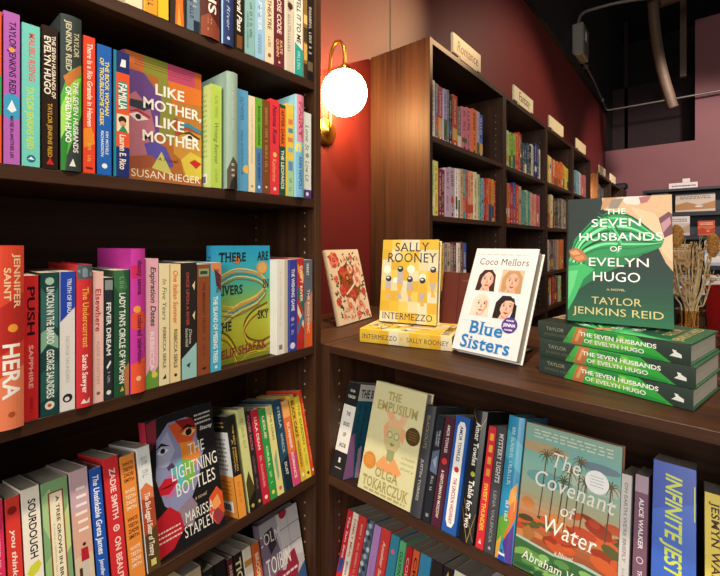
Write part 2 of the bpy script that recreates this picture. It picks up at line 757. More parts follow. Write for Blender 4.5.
# ------------------------------------------------------------------ bookcases
PT = 0.020                                    # board thickness


def pin_holes(bm, face_axis, face_at, cols, z0, z1, mi=1, sign=1):
    z = z0
    while z < z1:
        for c in cols:
            vs = []
            for k in range(6):
                a = 2 * math.pi * k / 6
                p, q = c + 0.0028 * math.cos(a), z + 0.0028 * math.sin(a)
                vs.append(bm.verts.new((face_at + sign * .0002, p, q) if face_axis == 0 else (p, face_at + sign * .0002, q)))
            bm.faces.new(vs).material_index = mi
        z += 0.032


def slab(o, name, L, D, T, loc, rz, tilt, m):
    """shelf board: local x length, y depth, top front edge at the origin"""
    bm = bx(0, L, 0, D, -T, 0, 0.0008)
    M = Matrix.Translation(Vector(loc)) @ Matrix.Rotation(rz, 4, 'Z') @ Matrix.Rotation(-tilt, 4, 'X')
    s = obj(name, bm, m, o)
    s.matrix_local = M
    return s


def case_facing_x(name, label, y0, y1, front, back, top, shelves, group=None, fz=-EYE):
    """case whose open side looks along +X"""
    o = thing(name, label, 'bookcase', ((front + back) / 2, y0, 0), group)
    ox = o.location.x
    f, b = front - ox, back - ox
    L = y1 - y0
    for k, (a, c) in enumerate(((0, PT), (L - PT, L))):
        bm = bx(b, f, a, c, 0, EYE + top, 0.0008)
        pin_holes(bm, 1, c if k == 0 else a, (f - .036, b + .05), 0.3, EYE + top - .1, 1, 1 if k == 0 else -1)
        obj('side_panel', bm, [M_WV, M_PIN], o)
    obj('top_panel', bx(b, f - .001, PT, L - PT, EYE + top - PT, EYE + top - .0005, 0.0006), M_WY, o)
    obj('back_panel', bx(b + .001, b + .006, PT, L - PT, 0.06, EYE + top - PT), M_WY, o)
    obj('plinth', bx(f - .03, f - .012, PT, L - PT, 0, 0.07), M_WY, o)
    for z, tilt in shelves:
        D = (f - b) - 0.012
        s = slab(o, 'shelf', L - 2 * PT - .001, D / math.cos(tilt) - (0.02 if tilt else 0), 0.0195, (f - .002, PT + .0005, EYE + z), math.radians(90), tilt, M_WX)
    return o


TL, TR_ = math.radians(14), math.radians(18)
LF = -0.703
case_facing_x('tall_bookcase', 'tall dark walnut bookcase filling the left side, nearest the camera', -.104, .697, LF, -.985, .715,
              [(.384, 0), (.105, 0), (-.243, 0), (-.55, TL), (-.85, TL), (-1.13, 0)])

BF = -0.722
UY = [1.246, 1.955, 2.655, 3.335, 3.965]
for i, nm in enumerate(('beside the globe lamp, with a bare end panel', 'second along from the globe lamp', 'third along from the globe lamp', 'fourth along, last of its run before the gap')):
    case_facing_x('wall_bookcase', 'dark walnut bookcase on the maroon wall ' + nm, UY[i], UY[i + 1] - .001, BF, -.985, .722,
                  [(.38, 0), (.10, 0), (-.178, 0), (-.40, 0), (-.70, 0), (-1.13, 0)], 'bookcases along the maroon wall')
UY2 = [4.30, 5.0, 5.7]
for i, nm in enumerate(('first beyond the gap, its end panel lit orange', 'furthest along, next to the far mauve wall')):
    case_facing_x('wall_bookcase', 'dark walnut bookcase on the maroon wall ' + nm, UY2[i], UY2[i + 1] - .001, BF, -.985, .655,
                  [(.36, 0), (.09, 0), (-.18, 0), (-.48, 0), (-.8, 0), (-1.13, 0)], 'bookcases along the maroon wall')


def low_case(name, label, x0, x1, front, back, top, shelves, sgn=1):
    o = thing(name, label, 'bookcase', (x0, (front + back) / 2, 0))
    oy = o.location.y
    f, b = front - oy, back - oy
    L = x1 - x0
    lo, hi = min(f, b), max(f, b)
    for k, (a, c) in enumerate(((0, PT), (L - PT, L))):
        bm = bx(a, c, lo, hi, 0, EYE + top, 0.0008)
        pin_holes(bm, 0, c if k == 0 else a, (f + sgn * .036,), 0.3, EYE + top - .06, 1, 1 if k == 0 else -1)
        obj('side_panel', bm, [M_WV, M_PIN], o)
    obj('worktop', bx(PT, L - PT, lo + .001, hi, EYE + top - .018, EYE + top - .0004, 0.0008), M_WX, o)
    bb = sorted((b - sgn * .001, b - sgn * .006))
    obj('back_panel', bx(PT, L - PT, bb[0], bb[1], 0.06, EYE + top - .018), M_WX, o)
    pp = sorted((f + sgn * .012, f + sgn * .03))
    obj('plinth', bx(PT, L - PT, pp[0], pp[1], 0, 0.07), M_WX, o)
    for z, tilt in shelves:
        D = abs(f - b) - .012
        if sgn > 0:
            slab(o, 'shelf', L - 2 * PT - .001, D / math.cos(tilt) - (0.02 if tilt else 0), 0.0195, (PT + .0005, f + .002, EYE + z), 0, tilt, M_WX)
        else:
            slab(o, 'shelf', L - 2 * PT - .001, D, 0.0195, (L - PT - .0005, f - .002, EYE + z), math.radians(180), tilt, M_WX)
    return o


CT = -0.242
low_case('low_bookcase', 'low dark walnut bookcase with a display worktop, facing the camera', -.697, .104, .697, .975, CT, [(-.549, TR_), (-.862, TR_), (-1.13, 0)])
low_case('low_bookcase', 'low dark walnut bookcase standing back to back behind the display worktop', -.697, .104, 1.243, .976, CT, [(-.55, 0), (-.86, 0), (-1.13, 0)], -1)

o = thing('corner_cabinet', 'low walnut corner cabinet under the globe lamp, carrying the floral book', 'cabinet', (-.843, .97, 0))
obj('cabinet_top', bx(-.143, .1445, -.272, .274, EYE + CT - .02, EYE + CT, 0.0008), M_WY, o)
obj('carcass', bx(-.141, .1435, -.271, .273, 0, EYE + CT - .02), M_WV, o)

# ------------------------------------------------------------------ globe wall lamp


def sconce(loc, label):
    o = thing('wall_lamp', label, 'lamp', loc)
    bm = bmesh.new()
    lathe(bm, [(.046, 0), (.047, .004), (.044, .010), (.036, .013), (.014, .016), (.010, .022)], 32)
    obj('backplate', bm, M_BRASS, o, True, Matrix.Rotation(math.radians(90), 4, 'Y'))
    bm = bmesh.new()
    pts = [(.006, 0, 0), (.020, 0, .004), (.024, 0, .03), (.024, 0, .17), (.024, 0, .225), (.030, 0, .262), (.046, 0, .288), (.064, 0, .290), (.082, 0, .272), (.089, 0, .245), (.089, 0, .19)]
    tube(bm, arc_pts(pts, 6), .0058, 12)
    obj('arm', bm, M_BRASS, o, True)
    bm = bmesh.new()
    lathe(bm, [(.012, .178), (.020, .180), (.021, .196), (.012, .202), (.008, .204)], 24)
    obj('globe_holder', bm, M_BRASS, o, True, Matrix.Translation((.089, 0, 0)))
    bm = bmesh.new()
    bmesh.ops.create_uvsphere(bm, u_segments=36, v_segments=20, radius=.075)
    obj('globe', bm, M_GLOBE, o, True, Matrix.Translation((.089, 0, .112)))
    return o


sconce((WX + .0005, 1.0, EYE + .384), 'brass wall lamp with a glowing white globe between the bookcases')
sconce((WX + .0005, 4.135, EYE + .36), 'second glowing globe lamp, in the gap before the orange lit end panel')

# ------------------------------------------------------------------ signs on top of the wall bookcases


def top_sign(y0, y1, word, label, z=.722, h=.09):
    o = thing('shelf_sign', label, 'sign', (BF - .005, (y0 + y1) / 2, EYE + z), 'cream category signs on the wall bookcases')
    w = y1 - y0
    bm = bmesh.new()
    box(bm, -.012, 0, -w / 2, w / 2, .012, h, 0, .003)
    obj('board', bm, M_CARD, o)
    bm = bmesh.new()
    box(bm, -.03, .006, -w * .3, w * .3, 0, .012, 0, .001)
    obj('foot', bm, M_CARD, o)
    V, F, tw = text_polys(word, 'ni')
    bm = bmesh.new()
    s = min(w * .76 / tw, h * .45)
    vs = [bm.verts.new((.0003, (x - tw / 2) * s, h * .56 + (y - .5) * s * 1.15)) for x, y in V]
    for f in F:
        bm.faces.new([vs[i] for i in f])
    obj('lettering', bm, M_INK, o)
    return o


top_sign(1.43, 1.69, 'Romance', 'cream wooden sign with black script on the nearest wall bookcase', .7225, .092)
top_sign(2.10, 2.41, 'Fantasy', 'cream sign on the second wall bookcase from the globe lamp', .7225)
top_sign(2.74, 3.08, '', 'blank looking cream sign on the third wall bookcase from the globe lamp', .7225)
top_sign(3.47, 3.80, '', 'cream sign on the fourth wall bookcase, above a pink spine', .7225)
top_sign(4.40, 4.72, '', 'small cream sign just beyond the orange lit end panel', .6555)
top_sign(5.02, 5.36, '', 'small cream sign furthest along the maroon wall', .6555)

# ------------------------------------------------------------------ far wall: magazine rack
RY = 6.0
o = thing('magazine_rack', 'wide charcoal display rack of sloping shelves against the far mauve wall', 'display rack', (0, RY, 0))
RX0, RX1 = -.50, .95


def rk(name, bm, m):
    return obj(name, bm, m, o)


rk('back_panel', bx(RX0, RX1, .30, .32, 0, EYE + .62), M_RACKB)
rk('top_rail', bx(RX0 - .02, RX1 + .02, .10, .34, EYE + .62, EYE + .65, .002), M_RACK)
rk('side_panel', bx(RX0 - .02, RX0, -.16, .32, 0, EYE + .62, .002), M_RACK)
rk('side_panel', bx(RX1, RX1 + .02, -.16, .32, 0, EYE + .62, .002), M_RACK)
RZ = [(.355, .16), (.075, .06), (-.26, -.04), (-.58, -.14)]
for z, y in RZ:
    bm = bx(RX0, RX1, y - .03, .30, -.018, 0, .001)
    bmesh.ops.translate(bm, verts=bm.verts, vec=(0, 0, EYE + z))
    s = rk('ledge', bm, M_RACK)
    rk('lip', bx(RX0, RX1, y - .04, y - .03, EYE + z - .03, EYE + z + .018, .001), M_RACK)


def rack_art(cols, seed):
    def f(cv):
        rnd = random.Random(seed)
        cv.rect(0, 0, 1, .34, cols[0])
        cv.rect(0, .34, 1, 1, cols[1])
        cv.poly([(0, .55), (.3, .42), (.6, .6), (1, .4), (1, .8), (0, .85)], cols[2])
        cv.lines(.12, .1, .88, .28, cols[3], 2, seed, .6)
        cv.ell(.6, .66, .10, .05, cols[4])
    return f


FR = Matrix.Rotation(math.radians(-90), 4, 'Z')


def face_out(label, bl, w, h, t, color, yaw=0.0, lean=0.0, front=None, group=None, hard=True, **kw):
    """book showing its front board towards -Y (yaw 0); bl = lower left front corner"""
    R = Matrix.Rotation(math.radians(-90) + yaw, 4, 'Z') @ Matrix.Rotation(-lean, 4, 'Y')
    off = R @ Vector((t / 2, 0, 0))
    return book(label, Vector(bl) - off, (t, h, w), color, group, flat=R, hard=hard, front=front, **kw)


rb = [
    ('wide cream landscape brochure on the top ledge of the charcoal rack', -.225, 0, .36, .235, '#d8c8b4', ('#cfc2b4', '#d9c7ae', '#b9854f', '#8a7460', '#e6dccb')),
    ('pale picture book at the left end of the top rack ledge', -.46, 0, .17, .26, '#d6c3b0', ('#dcd1c6', '#c9a58c', '#a8836d', '#7c6a5c', '#f0e6da')),
    ('orange book on the second ledge of the charcoal rack', -.02, 1, .15, .19, '#c8461c', ('#c8401a', '#d2622c', '#b5300f', '#f0c8a0', '#e88a4a')),
    ('white picture book on the second rack ledge, behind the dried stems', -.31, 1, .22, .25, '#d9cfc6', ('#e2dad2', '#cfc0b2', '#b89e86', '#8d7b6c', '#f2ece4')),
    ('pale blue and white book on the third rack ledge, right of the plumes', .04, 2, .20, .30, '#c7ccd2', ('#d9dde0', '#a9b8c4', '#e8e2d8', '#6b7480', '#f0eee8')),
    ('tan book on the third rack ledge, behind the dried stems', -.30, 2, .22, .26, '#b99a72', ('#c5a579', '#a98458', '#8e6a45', '#5c4530', '#dbc49c')),
    ('dark blue and red picture book low on the rack behind the dried stems', -.30, 3, .22, .26, '#2a3f5c', ('#24384f', '#3a5b7c', '#8c3a34', '#c9d2da', '#d8dfe4')),
    ('white card covered book low on the rack, above the red chair', .02, 3, .24, .24, '#d7d4cf', ('#dedbd6', '#d2cfca', '#c5c4c4', '#8f8f92', '#e9e7e3')),
]
for lab, x, lv, w, h, c, cols in rb:
    z, y = RZ[lv]
    face_out(lab, (x, RY + y - .024, EYE + z + .001), w, h, .012, c, 0, math.radians(14), rack_art(cols, lv + 3), 'face-out books on the far rack')

for x0, w, h, zz, lab in ((-.29, .27, .075, .652, 'long white sign card standing on the far charcoal rack'), (-.16, .07, .045, .727, 'small white card clipped above the long white sign')):
    s = obj('sign_card', bx(0, w, 0, .006, 0, h, .001), M_WHITECARD)
    s.location = (x0, RY + .2, EYE + zz - .0)
    tag(s, lab, 'sign')
    if w > .2:
        s.location.z = EYE + .6505
        bm = bmesh.new()
        rnd = random.Random(4)
        x = .03
        while x < w - .03:
            d_ = rnd.uniform(.008, .02)
            box(bm, x, x + d_, -.0006, 0, .03, .045)
            x += d_ + .006
        obj('lettering', bm, M_INK, s)

# small dark speaker on the last wall bookcase
o = thing('small_speaker', 'small black tabletop speaker on the end case before the far wall', 'speaker', (-.70, 5.86, EYE + .6555))
bm = bx(-.13, .13, -.05, .05, .0, .075, .02)
obj('housing', bm, M_PLASTIC, o)
obj('grille', bx(-.11, .11, -.0515, -.05, .015, .06), M_RACK, o)
o = thing('end_case', 'dark walnut corner case between the wall bookcases and the charcoal rack', 'bookcase', (-.84, 5.86, 0))
for a, c in ((-.145, -.125), (.12, .14)):
    obj('side_panel', bx(a, c, -.15, .15, 0, EYE + .655, .001), M_WV, o)
obj('top_panel', bx(-.125, .12, -.15, .15, EYE + .635, EYE + .655, .001), M_WX, o)
obj('back_panel', bx(-.125, .12, .14, .15, .05, EYE + .635), M_WX, o)
for z in (.36, .09, -.18, -.48, -.8):
    obj('shelf', bx(-.125, .12, -.15, .14, EYE + z - .02, EYE + z), M_WX, o)
bpy.data.objects['small_speaker'].location.x = -.80

# ------------------------------------------------------------------ overhead conduit and pipes
o = thing('electrical_conduit', 'thin galvanised conduit bending from the grey junction box along the far wall', 'conduit', (WX + .03, 4.8, EYE + 1.95))
b0 = o.location
bm = bmesh.new()
P = [(-.955, 4.80, 1.93), (-.955, 5.4, 1.90), (-.955, 6.05, 1.80), (-.955, 6.22, 1.775), (-.93, 6.26, 1.77), (-.8, 6.27, 1.768), (.4, 6.27, 1.76), (1.2, 6.27, 1.755)]
tube(bm, arc_pts([Vector(p) + Vector((0, 0, EYE)) - b0 for p in P], 6), .012, 8)
obj('pipe', bm, M_STEEL, o, True)
for x in (.26,):
    obj('pipe_strap', bx(x - .02 - b0.x, x + .02 - b0.x, 6.25 - b0.y, 6.39 - b0.y, EYE + 1.735 - b0.z, EYE + 1.785 - b0.z), M_STEEL, o)
for y, z in ((5.0, 1.925), (5.95, 1.815)):
    obj('pipe_strap', bx(-.985 - b0.x, -.935 - b0.x, y - .02 - b0.y, y + .02 - b0.y, EYE + z - .02 - b0.z, EYE + z + .02 - b0.z), M_STEEL, o)
o = thing('junction_box', 'grey metal junction box high on the dark upper wall', 'electrical box', (WX + .0, 4.65, EYE + 2.045))
obj('enclosure', bx(0, .10, -.13, .13, -.16, .16, .008), M_GREYBOX, o)
obj('cover_plate', bx(.10, .106, -.11, .11, -.14, .14, .002), M_STEEL, o)
obj('rating_label', bx(.106, .1068, -.06, .02, .0, .09), M_WHITECARD, o)
obj('switch_lever', bx(.03, .06, .13, .19, -.02, .03, .004), M_GREYBOX, o)
o = thing('conduit_arch', 'galvanised conduit arching up from the junction box towards the ceiling beam', 'conduit', (-.955, 4.62, EYE + 2.2))
b0 = o.location
bm = bmesh.new()
P = [(-.955, 4.64, 2.18), (-.955, 4.64, 2.27), (-.92, 4.68, 2.365), (-.80, 4.78, 2.42), (-.60, 4.86, 2.44), (-.34, 4.98, 2.44)]
tube(bm, arc_pts([Vector(p) + Vector((0, 0, EYE)) - b0 for p in P], 6), .016, 8)
obj('pipe', bm, M_STEEL, o, True)
o = thing('ceiling_pipe', 'thick brown pipe curving down from the ceiling in front of the dark loft', 'pipe', (-.36, 5.1, EYE + 2.6))
b0 = o.location
bm = bmesh.new()
P = [(-.375, 5.1, 2.95), (-.367, 5.1, 2.45), (-.345, 5.12, 2.12), (-.298, 5.15, 1.77), (-.232, 5.2, 1.47), (-.21, 5.22, 1.38)]
tube(bm, arc_pts([Vector(p) + Vector((0, 0, EYE)) - b0 for p in P], 6), .048, 12)
obj('pipe', bm, M_DUCT, o, True)
bm = bmesh.new()
tube(bm, [Vector(p) + Vector((0, 0, EYE)) - b0 for p in ((-.262, 5.176, 1.60), (-.222, 5.206, 1.42))], .040, 12)
obj('collar', bm, M_STEEL, o, True)
s = obj('ceiling_beam', bx(-.2, .5, -.04, .04, -.07, .07), M_DUCT)
s.location = (-.16, 5.2, EYE + 2.52)
s.rotation_euler = (0, math.radians(-16), math.radians(30))
tag(s, 'short brown timber bracket at the top beside the brown pipe', 'beam')
s = obj('hanging_pole', bx(-.03, .03, -.03, .03, -.65, .65), M_DUCT)
s.location = (-.15, 6.1, EYE + 2.6)
tag(s, 'dim square pole hanging in the dark right of the brown pipe', 'pole')

# ------------------------------------------------------------------ table with vase, dried stems, red chair
TZ = EYE - .51
o = thing('display_table', 'round dark table behind the worktop, holding the amber vase', 'table', (0.03, 2.62, 0))
bm = bmesh.new()
lathe(bm, [(.32, TZ - .028), (.33, TZ - .022), (.33, TZ - .004), (.326, TZ)], 40)
obj('tabletop', bm, M_WX, o)
bm = bmesh.new()
lathe(bm, [(.20, 0), (.20, .015), (.05, .04), (.035, .08), (.035, TZ - .03), (.08, TZ - .028)], 24)
obj('pedestal', bm, M_LEGS, o, True)
VX, VY = -.035, 2.50
o = thing('glass_vase', 'faceted amber glass vase holding dried stems', 'vase', (VX, VY, TZ + .001))
bm = bmesh.new()
prof = [(.085, 0), (.115, .012), (.128, .05), (.112, .085), (.070, .108), (.055, .125), (.052, .17), (.058, .195)]
ins = [(r_ - .006, z) for r_, z in prof[::-1][:-1]] + [(.075, .012)]
lathe(bm, prof + ins, 12)
obj('bowl', bm, M_AMBER, o)
rnd = random.Random(7)


def stem(tip, label, kind, base=None):
    o = thing('dried_stem', label, 'dried plant', (VX, VY, TZ + .02), 'dried stems in the amber vase')
    bx_, by_ = (rnd.uniform(-.04, .04), rnd.uniform(-.04, .04))
    t = Vector(tip) - Vector((VX, VY, TZ + .02))
    pts = arc_pts([(bx_, by_, 0), (bx_ * .4 + t.x * .22, by_ * .4 + t.y * .22, .18), (t.x * .62, t.y * .62, t.z * .62), t], 6)
    bm = bmesh.new()
    tube(bm, pts, (.0036 if kind != 'grass' else .003), 6)
    if kind == 'grass':
        for k in range(10, len(pts)):
            for q in range(2):
                p = pts[k]
                d = Vector((rnd.uniform(-.45, .45), rnd.uniform(-.45, .45), rnd.uniform(.8, 1.5))).normalized() * .04
                tube(bm, [p, p + d], [.0016, .0008], 4)
    obj('stalk', bm, M_STRAW, o)
    if kind == 'plume':
        bm = bmesh.new()
        for k in range(420):
            a = rnd.random() ** .8
            th = rnd.random() * 2 * math.pi
            rr = .034 * math.sin(math.pi * min(1, .12 + .85 * a)) ** .7
            p = t + Vector((0, 0, -.04 + a * .115))
            dr = Vector((math.cos(th), math.sin(th), .5))
            q = p + dr.normalized() * rr
            tube(bm, [p + dr * .006, q], [.0022, .0009], 3, cap=False)
        bmesh.ops.create_uvsphere(bm, u_segments=12, v_segments=10, radius=.5, matrix=Matrix.Translation(t + Vector((0, 0, .022))) @ Matrix.Diagonal((.046, .046, .115, 1)))
        obj('plume', bm, M_TAN, o)
    elif kind == 'pods':
        bm = bmesh.new()
        for k in range(7):
            p = t + Vector((rnd.uniform(-.035, .035), rnd.uniform(-.03, .03), rnd.uniform(-.12, .03)))
            bmesh.ops.create_icosphere(bm, subdivisions=1, radius=rnd.uniform(.006, .011), matrix=Matrix.Translation(p))
            tube(bm, [p, Vector((t.x * .8, t.y * .8, t.z * .8))], [.0012, .0012], 4)
        obj('seed_pods', bm, M_POD, o)
    return o


stem((-.088, 2.54, EYE + .015), 'dried stem with the tan plume hanging left, nearest the green cover', 'plume')
stem((.048, 2.60, EYE - .03), 'dried stem with the big tan plume leaning right over the red chair', 'plume')
for i in range(8):
    stem((-.125 + i * .021 + rnd.uniform(-.01, .01), 2.48 + rnd.uniform(-.08, .1), EYE - .10 + rnd.uniform(-.08, .1)), 'thin dried stem tipped with small brown pods, standing in the amber vase', 'pods')
for i in range(8):
    stem((-.13 + i * .024 + rnd.uniform(-.012, .012), 2.50 + rnd.uniform(-.08, .08), EYE - .06 + rnd.uniform(-.1, .1)), 'wispy straw coloured dried grass stem in the amber vase', 'grass')

o = thing('velvet_chair', 'red velvet chair with a rounded back, cut by the right edge', 'chair', (.35, 4.28, 0))
bm = bmesh.new()
n = 18
ring = []
for j, z in enumerate((.42, .58, .76, .88, .94, .96)):
    row = []
    for k in range(n + 1):
        a = math.radians(150 + 240 * k / n)
        drop = .10 * (abs(k / n - .5) * 2) ** 2 * (j / 5)
        r_ = .30 + .03 * j / 5
        row.append((r_ * math.cos(a), r_ * math.sin(a), z - drop))
    ring.append(row)
vo = [[bm.verts.new(p) for p in row] for row in ring]
vi = [[bm.verts.new((p[0] * .82, p[1] * .82, p[2])) for p in row] for row in ring]
for j in range(5):
    for k in range(n):
        bm.faces.new((vo[j][k], vo[j][k + 1], vo[j + 1][k + 1], vo[j + 1][k]))
        bm.faces.new((vi[j][k + 1], vi[j][k], vi[j + 1][k], vi[j + 1][k + 1]))
for k in range(n):
    bm.faces.new((vo[5][k], vo[5][k + 1], vi[5][k + 1], vi[5][k]))
    bm.faces.new((vo[0][k + 1], vo[0][k], vi[0][k], vi[0][k + 1]))
for k in (0, n):
    for j in range(5):
        q = (vo[j][k], vo[j + 1][k], vi[j + 1][k], vi[j][k])
        bm.faces.new(q if k == 0 else q[::-1])
obj('backrest', bm, M_VELVET, o, True)
bm = bmesh.new()
lathe(bm, [(.22, .36), (.27, .38), (.28, .42), (.26, .45), (.1, .465)], 28)
obj('seat', bm, M_VELVET, o, True)
for a in (45, 135, 225, 315):
    bm = bmesh.new()
    c, s_ = math.cos(math.radians(a)), math.sin(math.radians(a))
    tube(bm, [(.22 * c, .22 * s_, 0), (.17 * c, .17 * s_, .37)], [.012, .018], 10)
    obj('leg', bm, M_LEGS, o, True)

# ------------------------------------------------------------------ rows of books
R90 = math.radians(90)


def T(s, c, v0, v1, u=.5, size=.5, font='b'):
    return ('T', s, c, v0, v1, dict(u=u, size=size, font=font))


def SC(c, v0, v1, u=.5, size=.34):
    return ('S', c, v0, v1, dict(u=u, size=size))


def fit(data):
    """neighbours share a boundary instead of running into each other"""
    out = [list(r) for r in data]
    for a, b in zip(out, out[1:]):
        ra, lb = a[0] + a[1] / 2, b[0] - b[1] / 2
        if ra > lb:
            m = (ra + lb) / 2
            la, rb_ = a[0] - a[1] / 2, b[0] + b[1] / 2
            a[0], a[1] = (la + m) / 2, m - la
            b[0], b[1] = (m + rb_) / 2, rb_ - m
    return out


def left_row(z, tilt, group, data, x=-.705):
    for (yc, t, h, hard, col, label, art, *kw) in fit(data):
        k = dict(kw[0]) if kw else {}
        dx = k.pop('dx', 0)
        d = k.pop('d', .150 if hard else .132)
        book(label, (x + dx, yc, EYE + z + .0006), (t - .0008, h, d), col, group, rz=R90, tilt=tilt, hard=hard,
             spine=spine_art(art), **k)


def low_row(z, tilt, group, data, y=.70):
    for (xc, t, h, hard, col, label, art, *kw) in fit(data):
        k = dict(kw[0]) if kw else {}
        dy = k.pop('dy', 0)
        d = k.pop('d', .150 if hard else .132)
        book(label, (xc, y + dy, EYE + z + .0006), (t - .0008, h, d), col, group, rz=0, tilt=tilt, hard=hard,
             spine=spine_art(art), **k)


G0 = 'spines on the top left shelf'
left_row(.384, 0, G0, [
    (.2739, .0274, .21, False, '#e9cfa0', 'cream and orange paperback, leftmost on the topmost left shelf', [('R', '#e08a3c', .55, .8), ('R', '#f0dcb6', .8, 1), SC('#a8662c', .1, .5)]),
    (.2997, .0242, .21, False, '#f0a030', 'amber orange paperback with dark lettering on the topmost left shelf', [SC('#5a2c0c', .1, .95, .5, .4), ('R', '#f5b64a', 0, 1, 0, .12)]),
    (.3211, .0186, .205, False, '#f2c22e', 'plain golden yellow paperback on the topmost left shelf', [SC('#b5701c', .1, .6)]),
    (.3465, .0286, .21, False, '#3a2a22', 'dark paperback with orange flame picture at its foot, topmost left shelf', [('P', '#d8752a', [(.3, 1), (.35, .8), (.55, .62), (.6, .78), (.8, .7), (.9, 1)]), ('P', '#f0a848', [(.45, 1), (.55, .8), (.7, 1)]), ('P', '#8a8a4a', [(.1, .6), (.4, .45), (.3, .8)]), SC('#d8c8a0', .1, .5)]),
    (.375, .0247, .21, False, '#6d8494', 'grey blue paperback with pale lettering on the topmost left shelf', [SC('#e6e2d4', .1, .8, .6, .3), SC('#1f2d3a', .55, .92, .35, .3), ('R', '#24303c', .9, 1, .5, 1)]),
    (.4082, .0396, .225, True, '#54261f', 'thick dark red hardback with slanted white capitals, topmost left shelf', [T('KINS', '#f2e8dc', .40, .80, .56, .42), ('P', '#8c4630', [(0, .85), (.4, .8), (1, .9), (1, 1), (0, 1)]), SC('#c8a080', .84, .98, .4, .2)], dict(back_col='#e8d9b4')),
    (.4443, .0284, .22, True, '#2f3d6c', 'navy hardback with thin silver script on the topmost left shelf', [T('a Spring River', '#b8c0d8', .30, .86, .5, .26, 'ni'), ('R', '#9fc4dc', 0, 1, 0, .10), ('O', '#c8cede', .5, .94, .12)]),
    (.4711, .023, .215, False, '#241c12', 'black paperback with white handwriting and gold patch, topmost left shelf', [('O', '#c8a024', .5, .36, .5), T('Moral Pass', '#f4ecd8', .44, .82, .5, .5, 'bi'), ('R', '#7c4a22', .86, .98, .2, .8)]),
    (.4958, .0241, .215, False, '#8cb8b4', 'soft teal paperback with gold flower at the top, topmost left shelf', [('O', '#d8b238', .5, .42, .42), ('O', '#8a5f18', .45, .44, .2), SC('#243f44', .5, .86, .6, .26), SC('#3f6a6c', .6, .95, .25, .18)]),
    (.5205, .0252, .215, False, '#9cc6de', 'plain light blue paperback on the topmost left shelf', [T('SUMMER', '#d5e8f2', .35, .72, .5, .4), SC('#6a9cc0', .76, .95)]),
    (.5449, .0237, .21, False, '#e9d3b0', 'cream paperback with brown capitals, left of the maroon spine on the topmost shelf', [T('THE THEATRE', '#6a4424', .2, .66, .5, .44), SC('#8a5c34', .7, .84, .5, .3), ('O', '#8a5c34', .5, .92, .2)]),
    (.5712, .0289, .215, False, '#6a2a30', 'maroon paperback with white lettering on the topmost left shelf', [T('THE ROSE CODE', '#f0d8c8', .12, .66, .5, .42), T('KATE', '#e8b890', .72, .86, .7, .26), T('QUINN', '#e8b890', .72, .90, .34, .26), ('O', '#e8c8b0', .5, .95, .1)]),
    (.5994, .0275, .21, False, '#d5c7b2', 'grey beige paperback, right of the maroon spine on the topmost shelf', [SC('#8a7a68', .1, .8, .5, .3), ('R', '#e4dccd', 0, 1, 0, .2), ('O', '#4a2a20', .6, .3, .3)]),
    (.6274, .0257, .215, False, '#efe6d2', 'white paperback with a teal foot and black capitals on the topmost left shelf', [T('TELL IT TO ME', '#1a1a1c', .18, .66, .5, .5), ('P', '#2fa59a', [(0, .66), (1, .72), (1, 1), (0, 1)]), SC('#c8f0e8', .74, .95)]),
    (.6481, .0125, .21, False, '#8a6a34', 'thin mottled gold and brown paperback on the topmost left shelf', [('R', '#e0c070', .3, .4), ('R', '#4a3a24', .44, .6), ('R', '#d8a858', .62, .8), ('R', '#3a2c20', .84, 1)]),
    (.6632, .0177, .215, False, '#1c1a1a', 'black paperback, rightmost against the upright on the topmost left shelf', [SC('#d8d0c0', .2, .72, .5, .5), ('R', '#6a5a44', .8, .9)]),
])

